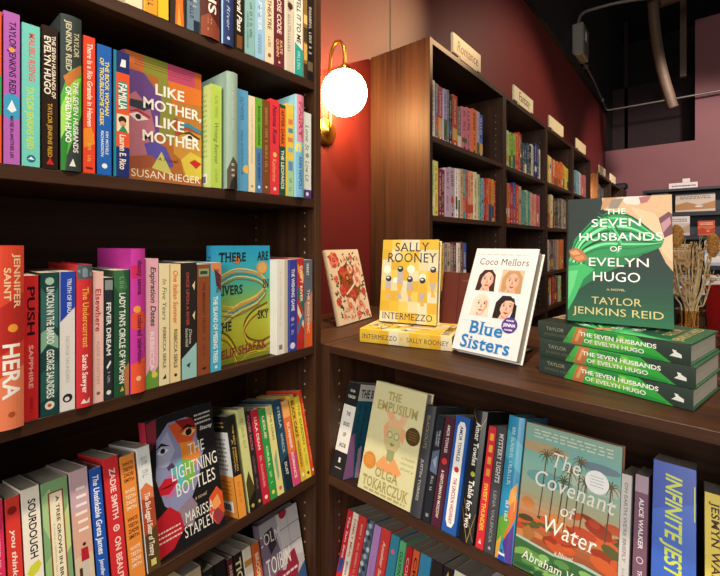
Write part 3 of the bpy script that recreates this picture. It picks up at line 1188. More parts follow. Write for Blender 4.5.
G1 = 'spines on the second left shelf'
left_row(.105, 0, G1, [
    (.1032, .0159, .1986, False, '#d85a30', 'orange and green paperback cut off at the upper left edge', [('R', '#2f9a5c', .42, .68), SC('#f0d8b0', .1, .4)]),
    (.1209, .0178, .2024, False, '#b765b8', 'purple paperback with dark capitals on a pale blue disc, far left of its shelf', [('O', '#3fa0c8', .5, .62, 1.0), T('TAYLOR JENKINS REID', '#38204c', .06, .54, .55, .44), ('O', '#f0a050', .5, .245, .2), ('P', '#e8f4f8', [(.2, .64), (.5, .575), (.8, .64), (.5, .66)]), T('MAYBE IN ANOTHER LIFE', '#38204c', .68, .96, .5, .22)]),
    (.1413, .0207, .1947, False, '#74cfc0', 'mint green paperback with coral and lime lettering, second shelf', [T('MALIBU RISING', '#e05a5c', .06, .40, .55, .36), T('TAYLOR JENKINS REID', '#c8e048', .44, .88, .45, .40), ('O', '#1f6a8a', .5, .945, .26), ('P', '#e8f8f4', [(.3, .95), (.5, .93), (.7, .95)])]),
    (.1625, .0196, .2007, False, '#2a1a12', 'dark brown paperback with cream title and gold name, second shelf', [T('THE SEVEN HUSBANDS OF', '#f0e4cc', .06, .50, .74, .24), T('EVELYN HUGO', '#f4ead4', .07, .48, .34, .42), T('TAYLOR JENKINS REID', '#c89838', .54, .92, .5, .28), ('P', '#c02c24', [(.25, .97), (.5, .92), (.75, .97)])]),
    (.1877, .0271, .2255, True, '#39423f', 'tall dark green hardback with a bright green swirl on its spine', [('P', '#4fae3c', [(0, .52), (.35, .36), (1, .30), (1, .62), (.55, .80), (0, 1)]), ('P', '#9fd45a', [(0, .60), (.5, .42), (1, .38), (.6, .56), (.2, .74), (0, .8)]), ('P', '#c8783c', [(.1, .40), (.95, .30), (1, .35), (.3, .47)]), ('P', '#2f7f2c', [(0, .8), (.4, .7), (.2, 1), (0, 1)]), T('TAYLOR', '#c9c4a2', .10, .26, .74, .26), T('JENKINS REID', '#c9c4a2', .04, .36, .36, .26), T('THE SEVEN HUSBANDS', '#f4f4ec', .42, .88, .70, .26), T('OF EVELYN HUGO', '#f4f4ec', .46, .82, .34, .26), ('P', '#e8ece4', [(.38, .97), (.55, .92), (.7, .97)])]),
    (.2108, .0166, .2053, False, '#e2492c', 'red orange paperback with curly white title, second left shelf', [T('There Is a Rio Grande in Heaven', '#fbe4d4', .05, .66, .55, .46), ('O', '#f0b83c', .4, .72, .5), ('P', '#e88a2c', [(0, .68), (.7, .66), (1, .78), (0, .82)]), SC('#f4c860', .78, .92, .5, .3), ('R', '#7a1c14', .955, .97, .2, .8)]),
    (.2312, .0206, .1994, False, '#2563b4', 'bright blue paperback with yellow title, second left shelf', [T('THE BOOK WOMAN', '#f4dc6a', .12, .54, .68, .30), T('OF TROUBLESOME CREEK', '#f4dc6a', .10, .62, .30, .28), T('KIM MICHELE', '#dfe8f4', .66, .84, .68, .2), T('RICHARDSON', '#dfe8f4', .66, .86, .34, .2), ('O', '#e8eef6', .5, .93, .2)]),
    (.2553, .0248, .1988, False, '#25306c', 'navy paperback with an orange panel and picture, left of the face-out portrait cover', [('R', '#1f8a94', 0, 1, 0, .16), ('R', '#e0562c', .17, .76, .16, 1), ('R', '#1f8a84', .24, .46, .3, .86), T('FAMILIA', '#f6efe0', .25, .46, .58, .52), ('R', '#e9ddc6', .50, .64, .2, .96), ('O', '#3a2418', .55, .545, .26), ('O', '#d89a6c', .58, .575, .2), ('P', '#2f8a5c', [(.3, .64), (.6, .58), (.9, .64)]), T('Lauren E. Rico', '#f6e8d8', .66, .94, .58, .4), ('P', '#f0ece4', [(.4, .12), (.5, .06), (.76, .06), (.76, .12)])]),
    (.4205, .0231, .1952, False, '#b9d45c', 'lime green paperback standing proud, its patterned back cover showing', [T('Writing Retreat', '#4a5c24', .36, .76, .5, .36, 'ni'), SC('#8aa43c', .1, .32, .5, .24), SC('#7c943a', .82, .95, .5, .2)], dict(dx=.0, back=lambda cv: (cv.rect(0, 0, 1, 1, '#cfe08a'), cv.lines(.1, .08, .9, .72, '#a3bd58', 13, 5, .4), cv.rect(.58, .86, .9, .96, '#f4f2e6'), cv.lines(.6, .87, .88, .95, '#2a2a22', 1, 3, .8)))),
    (.4494, .0249, .2259, True, '#9fb8a6', 'tall pale sage hardback behind the lime green paperback', [('P', '#5a5344', [(0, .84), (.5, .72), (1, .78), (1, 1), (0, 1)]), ('P', '#2f2c28', [(.3, .94), (.8, .86), (1, .95), (1, 1), (.2, 1)]), SC('#e8e8dc', .78, .92, .5, .26), SC('#c3d2c4', .1, .5, .5, .22)], dict(dx=.008)),
    (.4774, .0288, .2027, False, '#5fa4cf', 'sky blue paperback with thin dark capitals, second left shelf', [T('SALT HOUSES', '#2c4a70', .07, .30, .5, .28, 'n'), T('HALA ALYAN AUTHOR', '#2c4a70', .40, .84, .5, .18, 'n'), ('O', '#e8c060', .85, .78, .3)]),
    (.5007, .0168, .1962, False, '#ecdcb4', 'cream paperback next to the sky blue spine, second left shelf', [SC('#c8b478', .1, .7, .5, .2), ('O', '#b88a3c', .5, .94, .18)]),
    (.5181, .0171, .1968, False, '#6fae38', 'paperback half green above and half slate blue below', [('R', '#4f7cb0', .53, 1), T('RACHEL HAWKINS', '#1f3a12', .08, .5, .5, .36), T('GALA SPORT', '#152c52', .58, .88, .5, .34), ('O', '#e8ecf2', .5, .94, .2)]),
    (.5366, .0189, .1976, False, '#7e4a26', 'brown paperback with faint gold lettering, second left shelf', [SC('#c89a5c', .08, .8, .5, .36), ('O', '#e4d0a8', .5, .93, .14)]),
    (.559, .0248, .2047, False, '#e23a44', 'crimson paperback with looping dark script on its spine, second shelf', [T('Norma Rose', '#6a1430', .06, .46, .5, .48, 'bi'), ('O', '#f0c060', .5, .58, .22), T('Katherine', '#f6b070', .62, .86, .45, .42, 'ni'), ('O', '#f4e0d0', .5, .94, .16)]),
    (.5805, .0171, .1996, False, '#23523c', 'dark green paperback with orange and white capitals, second shelf', [('R', '#e0642c', .04, .46), T('AFTER DARK', '#3a1f14', .06, .44, .5, .5), T('THE LEOPARDS', '#e9e4d0', .5, .93, .5, .52)]),
    (.601, .0229, .2058, False, '#e9c84a', 'yellow paperback with blue and coral patches, second left shelf', [('R', '#e07a5c', .16, .22, .3, .9), ('R', '#4f86b8', .26, .31, .3, .9), ('R', '#e07a5c', .36, .41, .2, .9), ('R', '#7cb4c8', .47, .52, .3, .9), ('R', '#a9cf9a', .60, 1, .15, 1), ('R', '#6a8ac0', .62, .72, .3, .9), SC('#4f6a3c', .78, .95, .6, .3)]),
    (.6264, .0266, .2321, True, '#9fd2dc', 'tall aqua hardback with a pink top, near the right upright of the second shelf', [('R', '#e08aa0', 0, .46, .12, 1), T('FAIRY', '#b0305c', .06, .42, .55, .44), ('R', '#7cb8d8', .5, 1), ('O', '#ecd870', .3, .52, .4), T('ANN NAPOLI', '#2c5a9c', .6, .92, .5, .36)], dict(dx=.004)),
    (.6536, .0265, .1999, False, '#dce4dc', 'white paperback with black handwriting and a purple foot, rightmost on the second shelf', [T('Lone St', '#2a2c30', .14, .44, .5, .42, 'ni'), ('O', '#8a9a94', .5, .5, .22), T('Low Lit', '#2a2c30', .56, .80, .5, .42, 'ni'), ('R', '#54407c', .90, 1), ('O', '#e8e4f0', .5, .95, .18)]),
])

G2 = 'spines on the middle left shelf'
left_row(-.243, 0, G2, [
    (.1182, .0275, .2397, True, '#d8482e', 'thick red orange hardback with big white capitals, far left of the middle shelf', [('P', '#e8825a', [(0, .72), (1, .66), (1, 1), (0, 1)]), ('P', '#b52c24', [(0, .34), (1, .26), (1, .52), (0, .60)]), ('O', '#f0a038', .55, .45, .2), T('JENNIFER', '#f2c89c', .05, .34, .72, .26), T('SAINT', '#f2c89c', .12, .30, .34, .26), T('HERA', '#fbf4ea', .53, .83, .5, .66), ('O', '#b0542c', .5, .92, .14)], dict(dx=.012, gloss=True)),
    (.1412, .0174, .1984, False, '#d42a2e', 'bright red paperback with black capitals down the spine, middle left shelf', [T('PUSH', '#2a0a0c', .07, .42, .5, .52), T('SAPPHIRE', '#f6c0b4', .48, .78, .5, .3), SC('#a01c20', .84, .95, .5, .2)]),
    (.162, .0219, .2014, False, '#1e4844', 'dark teal paperback with white capitals and a mottled cover, middle left shelf', [('P', '#3a7068', [(0, .1), (.6, .2), (1, .1), (1, .4), (.4, .34), (0, .46)]), ('P', '#8ab89c', [(0, .42), (.5, .38), (1, .46), (1, .54), (.4, .5), (0, .56)]), ('P', '#2c6058', [(0, .7), (1, .62), (1, .84), (0, .9)]), ('O', '#a8c8b4', .5, .06, .26), T('LINCOLN IN THE BARDO', '#eef2ea', .10, .50, .55, .42), T('GEORGE SAUNDERS', '#eef2ea', .54, .88, .55, .42), ('O', '#e8e0d0', .5, .93, .28), ('O', '#c8503c', .5, .93, .12)]),
    (.1833, .0195, .2016, False, '#e6e4de', 'white paperback with a slanted blue block at the top, middle left shelf', [('P', '#2a48b0', [(0, .0), (1, .0), (1, .26), (0, .36)]), T('TRUTH OF BEAUTY', '#dfe6f4', .05, .34, .62, .28), T('GEORGE SAUNDERS', '#c4c0b8', .46, .80, .5, .24), ('O', '#22242a', .5, .91, .34), ('O', '#e6e4de', .46, .915, .17)]),
    (.2039, .0206, .211, True, '#cf3438', 'red hardback with a dark cloudy top and white script, middle left shelf', [('R', '#4c5c64', 0, .10), ('P', '#82929a', [(0, .04), (.5, .02), (1, .06), (1, .08), (.4, .09)]), T('The Undercurrent', '#f2b04a', .16, .58, .55, .40, 'bs'), T('Sarah Sawyer', '#fbeee4', .63, .90, .5, .36, 'bs'), ('P', '#f4e0d8', [(.2, .97), (.4, .94), (.6, .965), (.8, .935), (.8, .975)])], dict(dx=.003)),
    (.2226, .0155, .1995, False, '#f0c4b8', 'pale pink paperback with a red serif title, middle left shelf', [T('Elsewhere', '#c02a34', .13, .46, .5, .52, 'bs'), T('ALEXIS SCHAITKIN', '#c89a92', .53, .86, .5, .28), ('O', '#8a5a54', .5, .93, .18)]),
    (.237, .0126, .1894, False, '#2b3134', 'thin charcoal paperback with white capitals, middle left shelf', [('R', '#8c9490', .02, .10), T('FEVER DREAM', '#eef0ec', .20, .64, .5, .56), ('P', '#eef0ec', [(.2, .73), (.7, .68), (.8, .70), (.3, .75)]), SC('#c8ccc8', .77, .88, .5, .3), ('O', '#dfe2de', .5, .94, .3)]),
    (.2554, .0233, .2002, False, '#285438', 'forest green paperback with long white capitals, middle left shelf', [('P', '#3f7448', [(0, .0), (.6, .0), (.9, .14), (.4, .2), (0, .12)]), T('LADY TAN\'S CIRCLE OF WOMEN', '#eef0e4', .18, .90, .55, .40), SC('#7fae74', .05, .15, .5, .3), ('P', '#b8784c', [(.6, .8), (1, .74), (1, 1), (.75, 1)]), ('P', '#d8c04a', [(.4, .96), (.55, .92), (.66, .96)])]),
    (.2792, .0231, .234, True, '#c43a9c', 'tall magenta hardback with orange blobs, middle left shelf', [('O', '#e0503c', .5, .50, .7), ('O', '#c82c5c', .2, .16, .5), ('P', '#e85a34', [(0, .80), (1, .76), (1, 1), (0, 1)]), ('O', '#f0a044', .4, .42, .26), T('danzy senna', '#5c1444', .08, .32, .6, .34), T('colored television', '#5c1444', .46, .80, .6, .36), ('O', '#f4c0a0', .5, .90, .18)], dict(dx=.002)),
    (.3022, .0219, .217, False, '#eaaebc', 'light pink paperback with green handwriting, middle left shelf', [('P', '#6a9a3c', [(0, .9), (.3, .84), (.6, .9), (1, .83), (1, 1), (0, 1)]), ('O', '#d8d04c', .7, .9, .24), T('Expiration Dates', '#2f4a2c', .06, .52, .6, .42, 'bi'), T('REBECCA', '#f8e0e0', .56, .86, .5, .34)]),
    (.3228, .0187, .2074, False, '#ecdcae', 'cream paperback with thin black handwriting, middle left shelf', [T('In Five Years', '#2c2a24', .12, .46, .5, .40, 'ni'), T('REBECCA SERLE', '#6a5c40', .52, .86, .5, .30), ('P', '#3a3428', [(.3, .95), (.6, .91), (.7, .95)])]),
    (.3422, .019, .2062, False, '#f0d69c', 'cream paperback with orange handwriting, middle left shelf', [T('One Italian Summer', '#d8642c', .05, .50, .5, .46, 'bi'), T('REBECCA SERLE', '#4a4438', .55, .88, .5, .34), ('O', '#3a3428', .5, .94, .16)]),
    (.3669, .0293, .208, False, '#2a2422', 'black paperback with red title and pale blue corner at the foot', [T('ONCE UPON A RIVER', '#b04a44', .08, .54, .40, .20), ('P', '#9cc8c4', [(0, .82), (1, .70), (1, 1), (0, 1)]), T('Diane', '#d8d8c8', .57, .70, .58, .18, 'ni'), T('Setterfield', '#d8d8c8', .56, .72, .34, .18, 'ni'), ('P', '#e4d8a8', [(.7, .2), (.9, .16), (.85, .24)]), ('P', '#e4d8a8', [(.72, .46), (.9, .42), (.86, .5)]), ('P', '#2c4a4c', [(.3, .88), (.6, .86), (.5, .91)])]),
    (.395, .0257, .204, False, '#8c4a2c', 'rust brown paperback with a small green panel at the top, middle left shelf', [('R', '#8aa07a', .04, .11, .08, .92), ('R', '#3a4434', .06, .09, .2, .8), T('THE MIDNIGHT TRUTH', '#5a2a18', .16, .62, .5, .22), SC('#6a3420', .66, .84, .5, .2), ('P', '#2c1810', [(.3, .94), (.7, .93), (.6, .96)])]),
    (.4198, .0227, .206, False, '#4fb0cc', 'turquoise paperback with white title beside the face-out river cover', [('P', '#d88a5c', [(0, .0), (1, .0), (1, .14), (0, .06)]), ('P', '#6a3434', [(.3, .05), (1, .12), (1, .28), (.5, .2)]), T('ELIF SHAFAK', '#2a2c3a', .06, .28, .66, .3), T('THE ISLAND OF MISSING TREES', '#f4f8f4', .31, .92, .45, .42), ('O', '#d8ecf0', .5, .96, .14)]),
    (.5795, .0321, .2068, False, '#eeeae0', 'thick white paperback right of the face-out river cover', [('R', '#c9c0a8', 0, 1, .70, 1), SC('#d2cdc0', .1, .7, .35, .12), ('R', '#8a8678', .90, .95, .2, .5)]),
    (.6092, .0256, .2058, False, '#36409c', 'royal blue paperback with white title, right end of the middle left shelf', [T('THE WISHING GAME', '#f0f0f6', .10, .56, .55, .36), ('O', '#b09ad0', .5, .65, .2), SC('#c4c8e8', .70, .86, .5, .3), ('O', '#e0e0f0', .5, .94, .3), ('R', '#5a64b8', 0, 1, 0, .12)]),
    (.6332, .0205, .2085, False, '#c0322c', 'red patterned paperback with teal and cream diagonal shapes, middle left shelf', [('P', '#2f6a5c', [(0, .28), (1, .5), (1, .62), (0, .42)]), ('P', '#ecdcc0', [(0, .5), (1, .7), (1, .78), (0, .6)]), ('P', '#3a7c9c', [(0, .74), (1, .58), (1, .66), (0, .84)]), ('P', '#e0a03c', [(0, .05), (1, .18), (1, .28), (0, .14)]), T('SWIFT RIVER', '#f4e4cc', .08, .48, .6, .4), ('R', '#bc2a24', .9, 1)]),
    (.6575, .0264, .2043, False, '#5c6670', 'grey paperback turning orange at the foot, rightmost on the middle left shelf', [('R', '#e2622c', .70, 1), ('P', '#b8846c', [(0, .5), (1, .36), (1, .72), (0, .72)]), T('SMART', '#e8e4da', .04, .18, .4, .3), T('THE INSOMNIAC', '#f2ddd0', .34, .84, .5, .26)]),
])

G3 = 'spines on the fourth left shelf'
left_row(-.55, TL, G3, [
    (.1125, .0134, .1959, False, '#d8305c', 'thin pink red paperback, far left on the fourth left shelf', [('R', '#f0d8e0', .72, 1), SC('#f4c0cc', .1, .6)]),
    (.129, .0169, .1944, False, '#d63a30', 'red paperback with small white script, left of the white spine with bold black capitals', [('O', '#8c1c18', .45, .09, .34), T('you think it, i\'ll say it', '#f6dcd0', .22, .88, .5, .36, 'bi')]),
    (.1494, .0221, .1983, False, '#eee6d4', 'white paperback with bold black capitals and a lime oval', [T('SOURDOUGH', '#1c1a18', .08, .48, .55, .42), ('P', '#cfd23c', [(.1, .56), (.3, .52), (.75, .50), (.92, .535), (.7, .575), (.3, .60)]), T('ROBIN SLOAN', '#1c1a18', .64, .96, .55, .36)]),
    (.1783, .0335, .1967, False, '#7fa873', 'wide green paperback with a framed cream panel on its spine', [('P', '#a8c88c', [(0, .1), (.3, .05), (.5, .2), (.2, .4), (0, .3)]), ('P', '#c0d488', [(.7, .3), (1, .2), (1, .5), (.8, .55)]), ('P', '#98c07c', [(0, .55), (.3, .5), (.3, .8), (0, .85)]), ('R', '#8c4a2a', .08, .98, .22, .82), ('R', '#efe4c4', .09, .97, .28, .76), T('A TREE GROWS IN BROOKLYN', '#3a3020', .12, .92, .58, .13), SC('#a89868', .3, .7, .4, .06)]),
    (.2094, .0255, .199, False, '#c9a8b0', 'lilac and peach paperback with a walking figure in a red top', [('R', '#d8a890', .30, .62), ('R', '#d6c2a0', .62, 1), ('R', '#f4e6e0', .13, .15, .3, .8), ('R', '#f4e6e0', .19, .21, .3, .85), ('R', '#f4e6e0', .25, .27, .25, .85), ('R', '#f4e6e0', .31, .33, .2, .85), ('R', '#f4e6e0', .37, .39, .3, .85), ('R', '#f4e6e0', .43, .45, .3, .85), ('O', '#3a241c', .55, .545, .10), ('P', '#b02430', [(.36, .57), (.72, .57), (.78, .66), (.34, .66)]), ('P', '#c8c0b4', [(.40, .66), (.70, .66), (.74, .79), (.38, .79)]), ('R', '#6a4434', .79, .90, .44, .50), ('R', '#6a4434', .79, .90, .60, .66), ('R', '#4a2c20', .70, .76, .2, .36)]),
    (.2323, .0172, .192, False, '#2455b0', 'blue paperback with white handwriting, left of the red spine on the fourth shelf', [T('The Unsinkable Greta James', '#f2f4f6', .05, .66, .5, .52, 'bi'), T('Jennifer E. Smith', '#dce4f2', .70, .96, .5, .36, 'bi')]),
    (.2552, .0232, .2002, False, '#d12f34', 'red paperback with white capitals and a rose mark, fourth left shelf', [T('ZADIE SMITH', '#f6d8cc', .09, .48, .55, .38), ('O', '#f6d8cc', .52, .545, .22), ('O', '#d12f34', .52, .545, .14), ('O', '#f6d8cc', .52, .545, .07), T('ON BEAUTY', '#f6d8cc', .61, .96, .55, .38)]),
    (.2804, .0237, .194, False, '#e88c3c', 'orange paperback with its title stacked four times down the spine', [x for k in range(4) for x in (('H', 'WHITE', '#5a2c14' if k % 2 == 0 else '#f6e0c0', .07 + k * .225, .72, .028), ('H', 'TEETH', '#5a2c14' if k % 2 == 0 else '#f6e0c0', .115 + k * .225, .72, .028), ('H', 'ZADIE', '#5a2c14' if k % 2 == 0 else '#f6e0c0', .16 + k * .225, .72, .028), ('H', 'SMITH', '#5a2c14' if k % 2 == 0 else '#f6e0c0', .205 + k * .225, .72, .028))]),
    (.3064, .0226, .1981, False, '#dfe2e0', 'paperback white above and brown red below with white script, beside the face-out portrait', [('R', '#a8482c', .36, 1), ('P', '#d87a4c', [(0, .34), (.5, .30), (1, .36), (1, .44), (0, .42)]), ('P', '#54401f', [(0, .72), (1, .66), (1, 1), (0, 1)]), SC('#b0aca4', .08, .3, .5, .44), T('The Six-Legged Sister of Tranny', '#f6e6d4', .38, .88, .5, .40, 'bi'), ('R', '#cfc46c', .91, .96, .3, .7)]),
    (.4790, .0190, .197, False, '#1f1d1c', 'thick black, white and orange paperback standing proud with its back cover showing', [('R', '#e8963c', .60, 1), T('THE BEST AMERICAN', '#c8a048', .10, .56, .68, .2), T('A NOVEL', '#c8a048', .24, .56, .38, .16), SC('#b86a1c', .66, .86, .5, .26)], dict(dx=.0, back=lambda cv: (cv.rect(0, 0, 1, .16, '#211f1e'), cv.rect(0, .16, 1, .60, '#e6e6e2'), cv.rect(0, .60, 1, 1, '#e8963c'), cv.lines(.1, .05, .9, .13, '#c8a048', 2, 3, .4), cv.lines(.1, .22, .9, .56, '#8a8a86', 8, 5, .4), cv.lines(.1, .64, .9, .8, '#b86a1c', 4, 8, .4), cv.rect(.50, .85, .9, .95, '#eef0ee'), cv.lines(.54, .86, .86, .94, '#333333', 1, 5, .8)))),
    (.5048, .0193, .2029, False, '#cfd08a', 'pale yellow green paperback dark at the foot, right of the orange and black book', [('P', '#4a4020', [(0, .72), (.5, .62), (1, .78), (1, 1), (0, 1)]), ('P', '#1f1c14', [(0, .9), (1, .82), (1, 1), (0, 1)]), SC('#8c8c50', .1, .4, .5, .3), ('O', '#c8a848', .5, .95, .2)]),
    (.5213, .014, .1937, False, '#2c2426', 'thin black paperback with small pink capitals, fourth left shelf', [T('OLIVER SACKS', '#c06a80', .05, .42, .5, .42), SC('#8a6a70', .48, .82, .5, .36), ('O', '#c8b060', .5, .94, .24)]),
    (.5385, .0189, .1906, False, '#c4243c', 'crimson paperback, left of the bright green spine on the fourth shelf', [T('LULA DEAN', '#f2d8d0', .08, .44, .5, .36), SC('#f0b8a8', .5, .84, .5, .3), ('O', '#f4e0c0', .5, .94, .22)]),
    (.5575, .0174, .187, False, '#2f9c44', 'bright green paperback on the fourth left shelf', [T('LESLIE', '#f4d8c8', .08, .34, .55, .34), T('GRILL', '#d8f0c8', .42, .66, .5, .3), SC('#c8ecc0', .7, .84), ('O', '#e8d85c', .5, .93, .24)]),
    (.5771, .0185, .1877, False, '#e2d78e', 'cream yellow paperback with pale green figures, fourth left shelf', [T('THE LONG', '#6a7c3c', .08, .40, .55, .3), ('P', '#7fae8c', [(.2, .6), (.7, .5), (.6, .8), (.3, .85)]), ('O', '#d86a3c', .5, .93, .24)]),
    (.6005, .0225, .1942, False, '#26485c', 'dark blue paperback with pale lettering, fourth left shelf', [T('STELLA', '#b8d0d8', .08, .32, .55, .3), T('WRECK', '#a8c4cc', .38, .60, .5, .3), ('P', '#142838', [(0, .7), (1, .62), (1, 1), (0, 1)]), T('DUST', '#e8e4d4', .70, .84, .5, .3)]),
    (.6229, .0219, .1855, False, '#e8763c', 'orange and pink paperback on the fourth left shelf', [('R', '#d8487c', .62, 1), ('R', '#f0b060', 0, .2), T('SUMMER', '#fbe8d0', .26, .58, .5, .34), T('ROMANCE', '#fbe0dc', .62, .92, .5, .34)]),
    (.644, .0144, .1922, False, '#e2b43a', 'yellow paperback with heavy black lettering, fourth left shelf', [T('BLACK CAKE', '#26201a', .06, .50, .5, .62), T('WILKERSON', '#4a2a1c', .54, .84, .5, .5), ('O', '#f4e8c0', .5, .93, .32)]),
    (.6597, .0171, .1843, False, '#ecd648', 'bright yellow paperback with green print, second from the right on the fourth shelf', [T('THE GARDEN', '#5c7c2c', .1, .6, .55, .4), SC('#8a9a34', .64, .86), ('O', '#2c2a24', .5, .94, .22)]),
    (.6799 - .004, .0149, .1965, False, '#dc4a28', 'orange red paperback, rightmost on the fourth left shelf', [SC('#f2a878', .1, .84, .5, .4), ('O', '#f4e0c8', .5, .94, .26)]),
])

G4 = 'spines on the lowest visible left shelf'
left_row(-.85, TL, G4, [
    (.4000, .036, .220, False, '#cdb796', 'beige paperback low on the left, leftmost on its shelf', [SC('#7a6648', .1, .5)]),
    (.4316, .0221, .205, False, '#221f1e', 'black paperback low on the left, next to the beige one', [SC('#c8c0b0', .06, .5)]),
    (.4570, .0253, .205, False, '#1d1b1c', 'wide black paperback low on the left, left of the maroon spine', [('R', '#d8d2c6', .3, .6, .3, .7)]),
    (.4790, .0131, .199, False, '#5a2228', 'thin maroon paperback low on the left shelf', [T('RISE UP AND', '#d8b8a0', .06, .6, .5, .5)]),
    (.4975, .0196, .199, False, '#221e1a', 'black paperback with bold yellow and white letters low on the left', [T('TIGER', '#f0e2b0', .05, .42, .5, .7), ('R', '#c89a2c', .46, .8, .2, .8)]),
    (.5200, .0204, .198, False, '#eadfcc', 'white paperback with yellow and purple bands low on the left', [('R', '#c88c3c', .12, .18), ('R', '#6a4c9c', .3, .42), ('R', '#b8a8d0', .5, .56)]),
    (.5420, .0187, .196, False, '#d2622e', 'orange paperback low on the left, touching the face-out novel', [T('BROOKLYN', '#f6dcc0', .1, .5, .5, .5)]),
])

H1 = 'spines on the upper shelf under the worktop'


def jacob_front(cv):
    cv.rect(0, 0, 1, 1, '#2c6478')
    cv.rect(0, 0, 1, .18, '#e6e2d6')
    cv.text('THE BOOKS', .5, .10, .86, .09, '#1a1a1a')
    for k in range(5):
        cv.vtext('OF THE LANDS AND SEAS', .22, .92 - .04 * k, '#173c4c', u=.12 + .18 * k, size=.06)
    cv.poly([(0, .55), (.12, .52), (.3, .98), (0, 1)], '#9c6c9c')
    cv.poly([(.3, .7), (.4, .66), (.5, 1), (.36, 1)], '#c4a4c0')


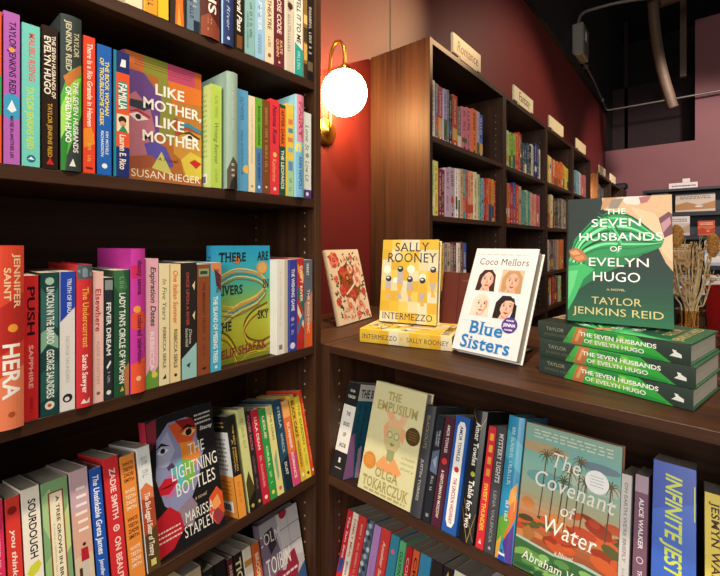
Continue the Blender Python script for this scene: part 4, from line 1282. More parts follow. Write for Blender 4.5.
low_row(-.549, TR_, H1, [
    (-.6560, .040, .2149, False, '#242424', 'thick black and white paperback with a teal cover, at the left upright under the worktop', [('R', '#ece8dc', .25, .74), ('H', 'OLGA', '#e8e4d8', .09, .40, .026), ('H', 'TOKARCZUK', '#e8e4d8', .155, .62, .03), ('H', 'THE', '#1c1c1c', .34, .34, .04), ('H', 'BOOKS', '#1c1c1c', .45, .50, .04), ('H', 'OF', '#1c1c1c', .56, .24, .04), ('H', 'JACOB', '#1c1c1c', .67, .52, .04), ('R', '#e8e4d8', .80, .85, .42, .58), ('R', '#c8c4b8', .90, .91, .25, .75)], dict(front=jacob_front, d=.125)),
    (-.4398, .0255, .213, True, '#3c3d42', 'charcoal hardback with a faint bronze title, right of the cream face-out cover', [T('BLACKOUTS', '#8a7a5c', .09, .40, .5, .28), T('JUSTIN TORRES', '#a8a49c', .50, .86, .5, .24)]),
    (-.4144, .0172, .1992, False, '#23262c', 'thin dark paperback with a misty picture halfway down, under the worktop', [T('THE DARK', '#b8bcc4', .14, .30, .66, .22), T('COUNTRY', '#b8bcc4', .16, .30, .34, .22), ('P', '#5c6c84', [(0, .36), (1, .32), (1, .56), (0, .54)]), ('P', '#98a4b4', [(.2, .44), (.8, .38), (.7, .5)]), SC('#c4c4c0', .58, .72, .5, .3), ('R', '#8a8a8c', .92, .95, .3, .7)]),
    (-.3936, .0225, .2026, False, '#4e2434', 'plum paperback with white capitals and a red dot, under the worktop', [T('AMOR TOWLES', '#e8d4c8', .08, .34, .5, .30), ('O', '#d83a34', .5, .42, .28), T('A GENTLEMAN IN MOSCOW', '#e8d4c8', .50, .92, .5, .28)]),
    (-.3661, .0313, .2098, False, '#2a5caa', 'blue paperback with a white rounded panel and red title on its spine', [('P', '#f2f0ea', [(.2, .10), (.35, .05), (.65, .05), (.8, .10), (.8, .90), (.65, .95), (.35, .95), (.2, .90)]), T('AMOR TOWLES', '#2c3c6c', .09, .40, .5, .22), ('O', '#c83434', .5, .47, .17), T('THE LINCOLN HIGHWAY', '#b8343c', .54, .92, .5, .24)]),
    (-.3314, .0289, .23, True, '#1f1f1f', 'tall black hardback with gold lines and white serif lettering, under the worktop', [('L', '#b8963c', [(0, .02), (.5, .14)], .035), ('L', '#b8963c', [(1, .04), (.6, .16)], .035), ('L', '#b8963c', [(0, .76), (.6, .98)], .035), ('L', '#b8963c', [(.1, .70), (1, .98)], .03), ('L', '#b8963c', [(1, .78), (.6, 1)], .035), T('Amor Towles', '#ecebe4', .10, .44, .5, .34, 'bs'), ('O', '#a8b83c', .5, .50, .16), T('Table for Two', '#ecebe4', .55, .90, .5, .36, 'bs')], dict(gloss=True)),
    (-.3051, .0158, .2073, False, '#d6303c', 'red paperback with blocky yellow lettering, under the worktop', [('R', '#f0b43a', .06, .12, .3, .8), ('R', '#f0b43a', .16, .22, .3, .8), ('R', '#f0a03a', .26, .32, .3, .8), ('R', '#f0a03a', .36, .42, .3, .8), T('SWEET THUNDER', '#f4c83c', .48, .86, .5, .5), ('P', '#f4c8c0', [(.3, .96), (.5, .92), (.7, .96)])]),
    (-.2873, .0191, .2121, False, '#46464a', 'grey paperback with thin pale capitals, left of the colourful leafy hardback', [T('MYSTERY LIGHTS', '#d8d6d0', .06, .46, .55, .46, 'bs'), T('LENA VALENCIA', '#8c8c90', .52, .92, .5, .32), ('O', '#a8a8aa', .5, .96, .14)]),
    (-.2618, .0304, .2367, True, '#3294bc', 'tall blue hardback with orange, green and purple leaves at its foot', [('P', '#54b4cc', [(0, .1), (1, .2), (1, .4), (0, .3)]), ('P', '#e8a03c', [(.95, .46), (.6, .52), (.5, .62), (.9, .66)]), ('P', '#d8702c', [(1, .56), (.66, .62), (.3, .80), (.5, .86), (1, .7)]), ('P', '#6aa83c', [(.0, .74), (.5, .68), (.7, .74), (.2, .92), (0, .9)]), ('P', '#54388c', [(.95, .74), (.4, .88), (.7, 1), (1, 1)]), ('P', '#e8b048', [(0, .9), (.3, .84), (.2, 1), (0, 1)]), ('P', '#2c4cb0', [(.1, 1), (.4, .92), (.7, 1)]), SC('#d8ecf2', .08, .5, .4, .2), SC('#e8f0f2', .60, .74, .45, .18), ('R', '#f0ece0', .95, .965, .2, .6)], dict(gloss=True)),
    (-.0880, .0146, .1953, False, '#cfcbc6', 'thin pale grey paperback right of the face-out palm tree cover', [T('ON EARTH WE\'RE BRIEFLY', '#8a8682', .06, .62, .5, .34), SC('#a09c98', .66, .92, .5, .26)]),
    (-.0684, .0183, .2003, False, '#7a5668', 'mauve paperback with white capitals and a round emblem, left of the big blue spine', [('R', '#b09aa6', 0, .12), T('ALICE WALKER', '#f0e6ea', .16, .50, .52, .34), ('O', '#e0ccd6', .5, .575, .26), ('O', '#7a5668', .5, .575, .2), T('THE COLOR PURPLE', '#f0e6ea', .64, .95, .52, .32)]),
    (-.0293, .052, .2286, False, '#2c50b4', 'very thick royal blue paperback with big lime italic capitals', [('P', '#3a66c8', [(0, .3), (1, .2), (1, .6), (0, .7)]), T('INFINITE JEST', '#d2e048', .06, .64, .5, .38, 'bi'), ('R', '#d2e048', .10, .30, .955, .985)], dict(gloss=True)),
    (.0230, .0370, .2044, False, '#e2cc5c', 'yellow paperback with brown serif capitals cut by the right edge', [T('JESMYN WARD', '#4a3018', .06, .60, .32, .24, 'bs'), ('P', '#7a3c1c', [(.3, .72), (.6, .66), (.7, .76), (.4, .8)])]),
    (.0560, .0200, .2100, False, '#39424c', 'slate paperback beyond the yellow one at the far right end', [SC('#c0c4c8', .1, .8)]),
])

H2 = 'spines on the lower shelf under the worktop'
low_row(-.862, TR_, H2, [
    (-.6665, .0187, .208, False, '#cf2c38', 'red paperback with a blue patch, leftmost on the lowest right shelf', [T('The Sun Sets', '#f2d0c8', .06, .5, .55, .36), ('P', '#3c4c94', [(.1, .52), (.9, .48), (.9, .62), (.1, .66)]), SC('#f0d0c8', .7, .95)]),
    (-.6500, .0185, .209, False, '#ecdfc8', 'cream paperback between two red spines on the lowest right shelf', [T('FAMILY MEAL', '#c8503c', .06, .46, .6, .4), T('BRYAN WASHINGTON', '#3c5c94', .5, .94, .5, .36)]),
    (-.6275, .0250, .210, False, '#d43a38', 'red paperback with fine white letters, third from left on the lowest right shelf', [SC('#f0c0b4', .08, .9, .55, .22)]),
    (-.6035, .0205, .211, False, '#5c6e7c', 'paperback with a grey and blue speckled pattern, lowest right shelf', [x for k in range(26) for x in (('O', ('#2c3a48', '#a8b8c0', '#3c5468', '#c8d0cc')[k % 4], (.2 + .37 * k) % 1, .02 + k * .038, .26),)]),
    (-.5815, .0200, .208, False, '#b887c4', 'lilac paperback on the lowest right shelf', [SC('#9468a4', .3, .9, .5, .24)]),
    (-.5570, .0256, .210, False, '#d8403a', 'red paperback with slanting white script, lowest right shelf', [T('Another Summer', '#f4c8b4', .12, .62, .5, .34, 'bi'), ('R', '#e88a3c', .8, .95, .3, .9)]),
    (-.5310, .0227, .208, False, '#3a8aa4', 'teal blue paperback with lime script, lowest right shelf', [('O', '#e06a8c', .45, .16, .22), T('Adelaide', '#c8e06a', .46, .9, .5, .5, 'bi')]),
    (-.5095, .0172, .205, False, '#5cb47c', 'light green paperback with black capitals, lowest right shelf', [T('COLSON WHITEHEAD', '#1c2c20', .10, .66, .5, .5), SC('#24442c', .7, .95)]),
    (-.4915, .0167, .201, False, '#b8242c', 'dark red paperback right of the light green one, lowest right shelf', [T('COLSON', '#e8a898', .1, .5, .5, .4), SC('#e8a898', .56, .9)]),
    (-.4740, .0163, .202, False, '#dc6034', 'orange paperback with dark capitals, lowest right shelf', [T('CRIES W', '#54201c', .06, .7, .55, .5), ('P', '#f0e8dc', [(0, .42), (1, .36), (1, .42), (0, .48)])]),
    (-.4505, .0268, .203, False, '#3c8cb4', 'blue paperback with green leaves and white letters, lowest right shelf', [('P', '#3c8c54', [(0, .5), (.6, .36), (1, .5), (.7, .9), (0, .8)]), T('BEACH', '#e8f0d8', .24, .7, .5, .4)]),
    (-.4230, .0266, .204, False, '#2e2826', 'black paperback with orange capitals, lowest right shelf', [T('OUR SHARE', '#d8844c', .2, .8, .6, .34)]),
    (-.3975, .0224, .203, False, '#262228', 'black paperback with a golden leaf emblem, lowest right shelf', [('P', '#dcb04a', [(.3, .10), (.5, .03), (.7, .10), (.55, .22), (.5, .28), (.42, .2)]), T('THE STAR', '#b8b0c0', .36, .8, .5, .3)]),
    (-.3680, .0343, .206, False, '#dfe0cc', 'pale green white paperback with a black capital at the top, lowest right shelf', [T('NIGHT', '#26302a', .04, .5, .62, .4), SC('#88947c', .5, .9, .3, .2)]),
    (-.3385, .0230, .208, False, '#e8e4de', 'white paperback, last visible on the lowest right shelf', [T('FRIENDS', '#2c2c30', .06, .5, .5, .5)]),
])

# ---------------------------------------------------------------- bookcases along the wall
NAMES = {}
PAL = {
    'greyblue': ('#6a7890', 'grey blue'), 'navy': ('#2c3a6a', 'navy'), 'white': ('#dcd4c8', 'white'), 'red': ('#b82c34', 'red'), 'lilac': ('#a79cc0', 'lilac'),
    'black': ('#2c2a2c', 'black'), 'orangered': ('#c84a2c', 'orange red'), 'grey': ('#7c7478', 'grey'), 'pink': ('#d87888', 'pink'), 'orange': ('#e2793e', 'orange'),
    'lavender': ('#b0a8cc', 'lavender'), 'blue': ('#3c5cac', 'blue'), 'gold': ('#d8a83c', 'golden'), 'lime': ('#9cb83c', 'lime green'), 'palegreen': ('#b8cc9c', 'pale green'),
    'yellow': ('#e0c450', 'yellow'), 'maroon': ('#6a2838', 'maroon'), 'tan': ('#c8a480', 'tan'), 'teal': ('#4c9490', 'teal'), 'peach': ('#e8a884', 'peach'),
    'cream': ('#e6d4b0', 'cream'), 'lightblue': ('#8cb8d0', 'light blue'), 'green': ('#3c9440', 'green'), 'brown': ('#6a442c', 'brown'), 'darkteal': ('#34505c', 'dark teal'),
    'mauve': ('#b49aae', 'pale mauve'), 'rose': ('#c4626c', 'rose'), 'darkgreen': ('#2c4a34', 'dark green'), 'purple': ('#4a3a64', 'purple'),
}
ORD = ['first', 'second', 'third', 'fourth', 'fifth', 'sixth', 'seventh', 'eighth', 'ninth', 'tenth', 'eleventh', 'twelfth', 'thirteenth', 'fourteenth', 'fifteenth', 'sixteenth', 'seventeenth', 'eighteenth', 'nineteenth', 'twentieth', 'twenty-first', 'twenty-second', 'twenty-third', 'twenty-fourth', 'twenty-fifth']


def wall_row(z, place, group, data, seed):
    """data: (y centre, thickness, height, colour key)"""
    rnd = random.Random(seed)
    for i, (yc, t, h, ck) in enumerate(fit(data)):
        c, word = PAL[ck]
        L = sum(lin(c))
        ink = '#2c2420' if L > .75 else '#e6d8c4'
        alt = rnd.choice(['#c8503c', '#e6d8c0', '#3c5c7c', '#d8a84c', '#54683c'])
        art = []
        k = rnd.random()
        if k < .35:
            art.append(('R', alt, rnd.uniform(.55, .7), rnd.uniform(.75, 1)))
        elif k < .5:
            art.append(('O', alt, .5, rnd.uniform(.3, .7), .35))
        a = rnd.uniform(.06, .12)
        b = rnd.uniform(.45, .6)
        art.append(SC(ink, a, b, .5, rnd.uniform(.3, .5)))
        art.append(SC(ink, b + .08, .86, .5, rnd.uniform(.2, .34)))
        if rnd.random() < .6:
            art.append(('O', ink, .5, .93, .16))
        book('%s book, %s from left on %s' % (word, ORD[i], place), (BF - .022 - rnd.uniform(0, .006), yc, EYE + z + .0006),
             (t - .001, h, .135), c, group, rz=R90, spine=spine_art(art))


def split(rows):
    """very wide measured blocks are several books side by side"""
    out = []
    for yc, t, h, ck in rows:
        n = max(1, int(round(t / .034)))
        cks = ck if isinstance(ck, (list, tuple)) else [ck] * n
        n = max(n, len(cks)) if isinstance(ck, (list, tuple)) else n
        for k in range(n):
            out.append((yc - t / 2 + t * (k + .5) / n, t / n, h - .004 * ((k * 7) % 3), cks[k % len(cks)]))
    return out


wall_row(.38, 'the nearest wall bookcase, upper shelf', 'upper shelf of the nearest wall bookcase', [
    (1.2775, .0152, .217, 'greyblue'), (1.2946, .0176, .216, 'navy'), (1.3170, .0262, .217, 'white'), (1.3420, .0217, .211, 'greyblue'), (1.3700, .0320, .208, 'red'),
    (1.4005, .0276, .206, 'lavender'), (1.4240, .0188, .211, 'greyblue'), (1.4490, .030, .20, 'black'), (1.4850, .041, .207, 'orangered'), (1.5250, .033, .171, 'grey'),
    (1.5660, .0477, .179, 'pink'), (1.6150, .0490, .190, 'pink'), (1.6640, .0480, .196, 'orange'), (1.7030, .0291, .196, 'lavender'), (1.7370, .0384, .192, 'blue')], 11)
wall_row(.10, 'the nearest wall bookcase, middle shelf', 'middle shelf of the nearest wall bookcase', [
    (1.2755, .0170, .208, 'gold'), (1.2955, .0215, .207, 'lime'), (1.3160, .0190, .204, 'palegreen'), (1.3395, .027, .204, 'yellow'), (1.3655, .0241, .178, 'maroon'), (1.3915, .0272, .180, 'maroon'),
    (1.4245, .0383, .190, 'mauve'), (1.4650, .0425, .197, 'mauve'), (1.4975, .0219, .199, 'white'), (1.5170, .0168, .200, 'white'), (1.5385, .0256, .201, 'tan'), (1.5640, .0248, .205, 'teal'),
    (1.5895, .0254, .206, 'rose'), (1.6180, .0306, .205, 'peach'), (1.6480, .0283, .208, 'peach'), (1.6770, .029, .208, 'cream'), (1.7035, .0231, .202, 'palegreen'), (1.7265, .0219, .190, 'teal'),
    (1.7505, .0257, .190, 'lightblue'), (1.7765, .0260, .194, 'red'), (1.8015, .0233, .196, 'orangered'), (1.8335, .0405, .198, 'orange'), (1.8655, .0226, .199, 'gold'), (1.8910, .026, .196, 'orangered')], 12)
wall_row(-.178, 'the nearest wall bookcase, third shelf', 'third shelf of the nearest wall bookcase', [
    (1.2800, .022, .19, 'darkgreen'), (1.3040, .024, .185, 'lime'), (1.3300, .026, .18, 'purple'), (1.3570, .025, .178, 'purple'), (1.3820, .022, .176, 'gold'), (1.4060, .024, .178, 'grey'),
    (1.4320, .026, .18, 'tan'), (1.4590, .026, .176, 'grey'), (1.4870, .028, .182, 'maroon'), (1.5160, .028, .18, 'white'), (1.5450, .028, .184, 'brown'), (1.5740, .028, .18, 'blue')], 13)
wall_row(.38, 'the second wall bookcase, upper shelf', 'upper shelf of the second wall bookcase', split([
    (2.0270, .0287, .228, 'brown'), (2.0740, .063, .190, ['palegreen', 'lime']), (2.1400, .0661, .193, ['green', 'lime']), (2.1970, .0445, .202, 'orange'), (2.2500, .0588, .218, ['red', 'brown']),
    (2.3180, .0748, .172, 'darkteal'), (2.3990, .0836, .184, ['darkteal', 'black']), (2.4690, .0534, .194, ['white', 'greyblue']), (2.5350, .0760, .212, 'navy'), (2.5950, .0400, .19, 'white')]), 14)
wall_row(.10, 'the second wall bookcase, middle shelf', 'middle shelf of the second wall bookcase', split([
    (2.0370, .0438, .232, 'brown'), (2.0850, .0492, .205, ['orange', 'red']), (2.1300, .0391, .198, 'red'), (2.1680, .0361, .218, 'blue'), (2.2270, .0795, .212, ['orangered', 'tan']),
    (2.3060, .0750, .19, 'teal'), (2.3820, .0743, .198, ['palegreen', 'teal']), (2.4670, .0932, .192, ['peach', 'pink', 'peach']), (2.5590, .0884, .192, ['pink', 'rose'])]), 15)
wall_row(.38, 'the third wall bookcase, upper shelf', 'upper shelf of the third wall bookcase', split([
    (2.7260, .0694, .178, ['black', 'yellow']), (2.8050, .0847, .185, ['yellow', 'cream']), (2.9070, .1154, .180, ['orangered', 'peach', 'orange']), (3.0180, .1022, .178, 'orange'), (3.1260, .1082, .188, ['orange', 'orange', 'gold']), (3.2360, .1070, .175, 'yellow')]), 16)
wall_row(.10, 'the third wall bookcase, middle shelf', 'middle shelf of the third wall bookcase', split([
    (2.7140, .0576, .21, ['brown', 'lime']), (2.7880, .0841, .215, ['darkgreen', 'gold']), (2.8640, .0627, .218, 'cream'), (2.9380, .0783, .20, ['brown', 'black']), (3.0250, .0889, .206, ['darkgreen', 'grey']), (3.1660, .1763, .214, ['grey', 'tan', 'darkteal', 'grey'])]), 17)
wall_row(-.178, 'the third wall bookcase, third shelf', 'third shelf of the third wall bookcase', split([
    (2.7220, .06, .205, ['teal', 'darkgreen']), (2.7880, .06, .20, ['white', 'greyblue']), (2.8580, .07, .20, ['brown', 'maroon']), (2.9360, .07, .20, 'grey'), (3.0100, .06, .20, 'tan'), (3.1100, .12, .205, 'orange')]), 18)
wall_row(-.40, 'the third wall bookcase, low shelf', 'low shelf of the third wall bookcase', split([
    (2.7220, .05, .14, 'tan'), (2.8160, .07, .18, ['brown', 'gold']), (2.8980, .06, .19, 'red'), (2.9760, .07, .17, 'brown'), (3.0560, .08, .18, 'palegreen')]), 19)
wall_row(.38, 'the fourth wall bookcase, upper shelf', 'upper shelf of the fourth wall bookcase', split([
    (3.3900, .075, .205, ['palegreen', 'white']), (3.4860, .1135, .19, ['teal', 'teal', 'greyblue']), (3.5950, .1012, .196, 'lightblue'), (3.6860, .0767, .196, 'white'), (3.7700, .0897, .184, ['pink', 'rose']), (3.8680, .1041, .192, 'pink')]), 20)
wall_row(.36, 'the shelf beyond the orange end panel', 'upper shelf beyond the gap', split([
    (4.40, .10, .20, 'white'), (4.52, .10, .21, ['cream', 'tan', 'grey']), (4.66, .12, .19, 'greyblue')]), 21)

# ------------------------------------------------------------------ face-out novels
YL = math.radians(90)                         # yaw that turns a face-out book towards +X


def grad(cv, stops, n=24, u0=0, u1=1, v0=0, v1=1):
    """printed colour ramp from top to bottom"""
    def hx(c):
        c = c.lstrip('#')
        return [int(c[i:i + 2], 16) for i in (0, 2, 4)]
    V = []
    for i in range(n):
        t = (i + .5) / n * (len(stops) - 1)
        k = min(int(t), len(stops) - 2)
        f = t - k
        c = [round(a + (b - a) * f) for a, b in zip(hx(stops[k]), hx(stops[k + 1]))]
        cv.rect(u0, v0 + (v1 - v0) * i / n, u1, v0 + (v1 - v0) * (i + 1) / n, '#%02x%02x%02x' % tuple(c))


def front_portraits(cv):                      # two stylised faces, big white capitals
    cv.rect(0, 0, 1, 1, '#b06a30')
    cv.poly([(.40, .14), (.60, .14), (.66, .40), (.60, .66), (.42, .60)], '#8a8a3c')
    cv.poly([(.60, .44), (1, .40), (1, .56), (.62, .60)], '#a8552c')
    cv.rect(0, 0, .22, .14, '#c06a38'); cv.rect(.22, 0, .52, .14, '#8a8a34'); cv.rect(.52, 0, .9, .14, '#b8486a'); cv.rect(.9, 0, 1, .14, '#c0602c')
    for k in range(3):
        cv.rect(.1, .045 + .02 * k, .86, .049 + .02 * k, '#6a3428')
    cv.poly([(0, .14), (.22, .14), (.44, .30), (.40, .62), (.0, .62)], '#6a4a8c')
    cv.poly([(.52, .14), (1, .14), (1, .42), (.60, .36)], '#d8752e')
    cv.poly([(.62, .30), (1, .28), (1, .5), (.66, .46)], '#b87a34')
    cv.poly([(0, .36), (.12, .30), (.30, .42), (.36, .58), (.28, .66), (.34, .74), (.22, .86), (0, .9)], '#b87484')
    cv.poly([(0, .42), (.22, .44), (.32, .40), (.30, .36), (.0, .37)], '#3a3c4c')
    cv.poly([(.03, .49), (.14, .46), (.28, .50), (.14, .53)], '#f0e4dc'); cv.circ(.15, .495, .035, '#3c2a40')
    cv.poly([(.02, .47), (.14, .435), (.30, .475), (.29, .49), (.14, .455)], '#b03444')
    cv.poly([(.22, .70), (.34, .66), (.50, .70), (.60, .84), (.46, .90), (.30, .86)], '#5c54a8')
    cv.poly([(0, .82), (.30, .78), (.60, .90), (.55, 1), (0, 1)], '#a0583c')
    cv.poly([(.30, .90), (.44, .74), (.62, .96), (.5, 1), (.3, 1)], '#c8c46a')
    cv.poly([(.60, .62), (.78, .52), (1, .54), (1, .9), (.86, .96), (.74, .90), (.70, .78), (.60, .74)], '#c8903c')
    cv.poly([(.70, .78), (.84, .70), (1, .74), (1, .92), (.8, .95)], '#d8c24a')
    cv.poly([(.66, .53), (.80, .49), (1, .53), (1, .50), (.8, .455), (.66, .49)], '#3f86a0')
    cv.poly([(.70, .59), (.82, .55), (.96, .59), (.82, .61)], '#f2ecd8'); cv.circ(.83, .58, .035, '#2a3a38')
    cv.poly([(.66, .57), (.82, .525), (.98, .57), (.97, .585), (.82, .545)], '#38382c')
    cv.poly([(.82, .79), (.90, .76), (1, .79), (.92, .84)], '#c02c2c')
    cv.poly([(0, .92), (.3, .88), (.8, .95), (1, .93), (1, 1), (0, 1)], '#b06a34')
    for s, u, v, w in (('LIKE', .55, .24, .40), ('MOTHER,', .60, .37, .80), ('LIKE', .55, .50, .40), ('MOTHER', .58, .63, .78)):
        cv.text(s, u, v, w, .085, '#f7f0e6')
    cv.text('A Novel', .52, .80, .26, .03, '#6a3a28', 'ni')
    cv.text('SUSAN RIEGER', .52, .935, .92, .06, '#f4ead8', 'n')


def front_rivers(cv):                         # winding rivers, blue sky over yellow land
    grad(cv, ['#2a9cc4', '#37a9c0', '#4fae94', '#8ab050', '#b2b83c', '#a8a82c', '#76802c'], 28)
    for k, (c, w) in enumerate((('#e2c66a', .020), ('#c8963c', .026), ('#3a8a98', .018), ('#ecd88a', .012), ('#8a6a2c', .02))):
        o = k * .022
        cv.stroke([(.05, .26 + o), (.35, .20 + o), (.75, .24 + o), (.92, .34 + o), (.74, .44 + o), (.40, .50 + o), (.14, .58 + o)], w, c)
        cv.stroke([(.10, .50 + o), (.35, .52 + o), (.80, .44 + o)], w * .7, c)
    for k, (c, w) in enumerate((('#6a4a1c', .03), ('#d8c444', .02), ('#8a6424', .026), ('#c8b43c', .016))):
        o = k * .03
        cv.stroke([(.95, .52 + o), (.66, .58 + o), (.50, .68 + o), (.55, .80 + o), (.80, .86 + o), (1, .84 + o)], w, c)
        cv.stroke([(0, .70 + o), (.2, .76 + o), (.35, .90 + o), (.3, 1)], w * .8, c)
        cv.stroke([(.42, 1), (.6, .93 + o * .3), (1, .96)], w * .7, c)
    cv.circ(.84, .20, .11, '#d0924c'); cv.circ(.84, .20, .085, '#dba860')
    cv.poly([(.30, .14), (.36, .08), (.44, .12), (.38, .16)], '#c87848')
    ink = '#1f2c34'
    for s, u, v, w in (('THERE', .29, .095, .48), ('ARE', .86, .09, .22), ('RIVERS', .24, .375, .46), ('IN', .92, .345, .12), ('THE', .14, .68, .26), ('SKY', .86, .62, .22)):
        cv.text(s, u, v, w, .075, ink, 'bs')
    cv.text('ELIF SHAFAK', .50, .90, .84, .07, '#8a2c28', 'bs', -.03)


def front_lightning(cv):                      # multicoloured face on black
    cv.rect(0, 0, 1, 1, '#1c1a1c')
    cv.poly([(.12, .16), (.30, .06), (.58, .06), (.72, .14), (.70, .24), (.78, .36), (.66, .56), (.50, .70), (.30, .74), (.14, .64), (.06, .44)], '#8a8fb4')
    cv.poly([(.30, .08), (.62, .07), (.72, .18), (.62, .26), (.42, .24)], '#d8582c')
    cv.poly([(.40, .06), (.66, .08), (.72, .16), (.5, .14)], '#8c1c1c')
    cv.poly([(.44, .24), (.66, .26), (.74, .38), (.60, .46), (.46, .42)], '#e88c34')
    cv.poly([(.44, .36), (.60, .40), (.62, .54), (.48, .58), (.38, .5)], '#7cb848')
    cv.poly([(.30, .40), (.44, .36), (.46, .52), (.36, .60), (.26, .54)], '#5cb8c0')
    cv.poly([(.14, .20), (.28, .12), (.36, .28), (.24, .38), (.10, .36)], '#a8acc8')
    cv.poly([(.22, .44), (.34, .46), (.30, .60), (.16, .60)], '#b870a0')
    cv.poly([(.48, .18), (.58, .145), (.70, .185), (.60, .215)], '#e8c87c'); cv.circ(.59, .18, .05, '#1a1416')
    cv.poly([(.44, .16), (.58, .115), (.72, .165), (.58, .14)], '#1a1214')
    cv.poly([(.10, .26), (.18, .225), (.28, .26), (.18, .28)], '#dcdce8'); cv.circ(.19, .252, .035, '#1a1416')
    cv.poly([(.08, .235), (.18, .19), (.30, .235), (.18, .215)], '#1a1214')
    cv.poly([(.22, .38), (.30, .36), (.34, .40), (.24, .41)], '#4a3c5c')
    cv.poly([(.08, .50), (.18, .455), (.30, .475), (.36, .51), (.22, .575), (.10, .56)], '#c02030')
    cv.poly([(.09, .515), (.34, .51), (.22, .528)], '#5a1018')
    cv.poly([(.30, .72), (.52, .66), (.60, .74), (.50, .88), (.36, .84)], '#8f7f8c')
    cv.poly([(.0, .72), (.2, .66), (.34, .74), (.38, .86), (.2, .96), (0, .98)], '#b8202c')
    cv.poly([(.0, .02), (.14, .0), (.12, .16), (.0, .24)], '#8c2c3c')
    cv.poly([(.78, .74), (.92, .68), (1, .74), (1, .90), (.86, .96), (.76, .88)], '#d8582c')
    cv.poly([(.82, .78), (.92, .74), (.96, .82), (.86, .86)], '#f0a45c')
    cv.poly([(.78, .86), (.9, .84), (1, .92), (.88, .97)], '#9c3a44')
    for s, u, v, w, h in (('THE', .68, .315, .26, .085), ('LIGHTNING', .63, .45, .72, .095), ('BOTTLES', .62, .575, .62, .095), ('MARISSA', .62, .795, .44, .075), ('STAPLEY', .60, .895, .46, .08)):
        cv.text(s, u, v, w, h, '#f2ede2', 'ns')
    cv.text('a novel', .66, .69, .18, .028, '#c8b89a', 'ni')
    cv.lines(.02, .80, .34, .90, '#e8c8c0', 3, 3, .35)
    cv.lines(.70, .06, .96, .16, '#d8d4cc', 3, 9, .4)
    cv.text('Stacey', .86, .185, .20, .03, '#e8e4dc', 'bi')


def front_island(cv):                         # blurred harbour, red figure
    cv.rect(0, 0, 1, 1, '#c4bec0')
    cv.rect(0, 0, 1, .14, '#a8a4a8'); cv.poly([(.42, 0), (1, 0), (1, .5), (.50, .44)], '#d5d0cf')
    cv.rect(.48, .16, 1, .17, '#9c9498'); cv.rect(.52, .34, 1, .35, '#9c9498'); cv.rect(.70, 0, .71, .5, '#9c9498')
    cv.poly([(0, .12), (.34, .10), (.44, .36), (.40, .72), (0, .9)], '#7c6c80')
    cv.poly([(.10, .10), (.30, .08), (.36, .26), (.2, .32)], '#3a3036')
    cv.circ(.60, .02, .10, '#b0283c')
    cv.poly([(0, .62), (.30, .50), (.5, .54), (.62, .42), (.78, .40), (.84, .56), (.70, .78), (.60, 1), (0, 1)], '#9c2840')
    cv.poly([(.70, .68), (1, .58), (1, 1), (.55, 1)], '#3a5c88')
    cv.text('COLM', .20, .16, .56, .10, '#f4efe8', 'ns')
    cv.text('TOIBIN', .36, .42, .62, .15, '#f4efe8', 'ns')
    cv.lines(.1, .56, .8, .60, '#e8dcd8', 1, 4, .6)
    cv.text('LONG ISLAND', .52, .80, .94, .13, '#f4efe8', 'ns')


def front_empusium(cv):                       # pale yellow, orange bust
    cv.rect(0, 0, 1, 1, '#dcd6a4')
    cv.poly([(.30, .38), (.42, .30), (.60, .30), (.70, .38), (.66, .42), (.34, .42)], '#e6b88a')
    cv.poly([(.34, .38), (.66, .38), (.66, .52), (.58, .60), (.42, .60), (.34, .52)], '#cdbf86')
    cv.poly([(.30, .40), (.38, .35), (.40, .46), (.34, .50)], '#e8a878')
    cv.poly([(.64, .36), (.74, .38), (.70, .50), (.64, .46)], '#e8a878')
    cv.circ(.44, .45, .055, '#8f9c70'); cv.circ(.57, .45, .055, '#8f9c70')
    cv.circ(.44, .45, .038, '#d9cf98'); cv.circ(.57, .45, .038, '#d9cf98')
    cv.poly([(.46, .53), (.50, .515), (.56, .53), (.51, .545)], '#8a8a5c')
    cv.poly([(.44, .58), (.58, .58), (.58, .68), (.44, .68)], '#9ca06c')
    cv.poly([(.26, .74), (.40, .64), (.50, .70), (.60, .64), (.76, .74), (.70, .78), (.30, .78)], '#eaa266')
    cv.poly([(.30, .26), (.44, .24), (.5, .30), (.38, .32)], '#e6b080')
    cv.poly([(.60, .24), (.72, .26), (.68, .34), (.58, .31)], '#e6b890')
    cv.text('THE', .42, .105, .26, .075, '#a89c5c', 'bs'); cv.text('EMPUSIUM', .50, .21, .80, .085, '#a89c5c', 'bs')
    cv.text('THE', .425, .103, .26, .075, '#b8a868', 'bs'); cv.text('EMPUSIUM', .503, .208, .80, .085, '#b8a868', 'bs')
    cv.text('OLGA', .50, .80, .44, .08, '#a89c5c', 'bs'); cv.text('TOKARCZUK', .50, .905, .86, .085, '#a89c5c', 'bs')
    cv.lines(.12, .96, .9, .985, '#b0a468', 1, 5, .7)
    for k in range(3):
        cv.text(('a health', 'resort horror', 'story')[k], .84, .60 + .045 * k, .24, .024, '#a8a070', 'ni')


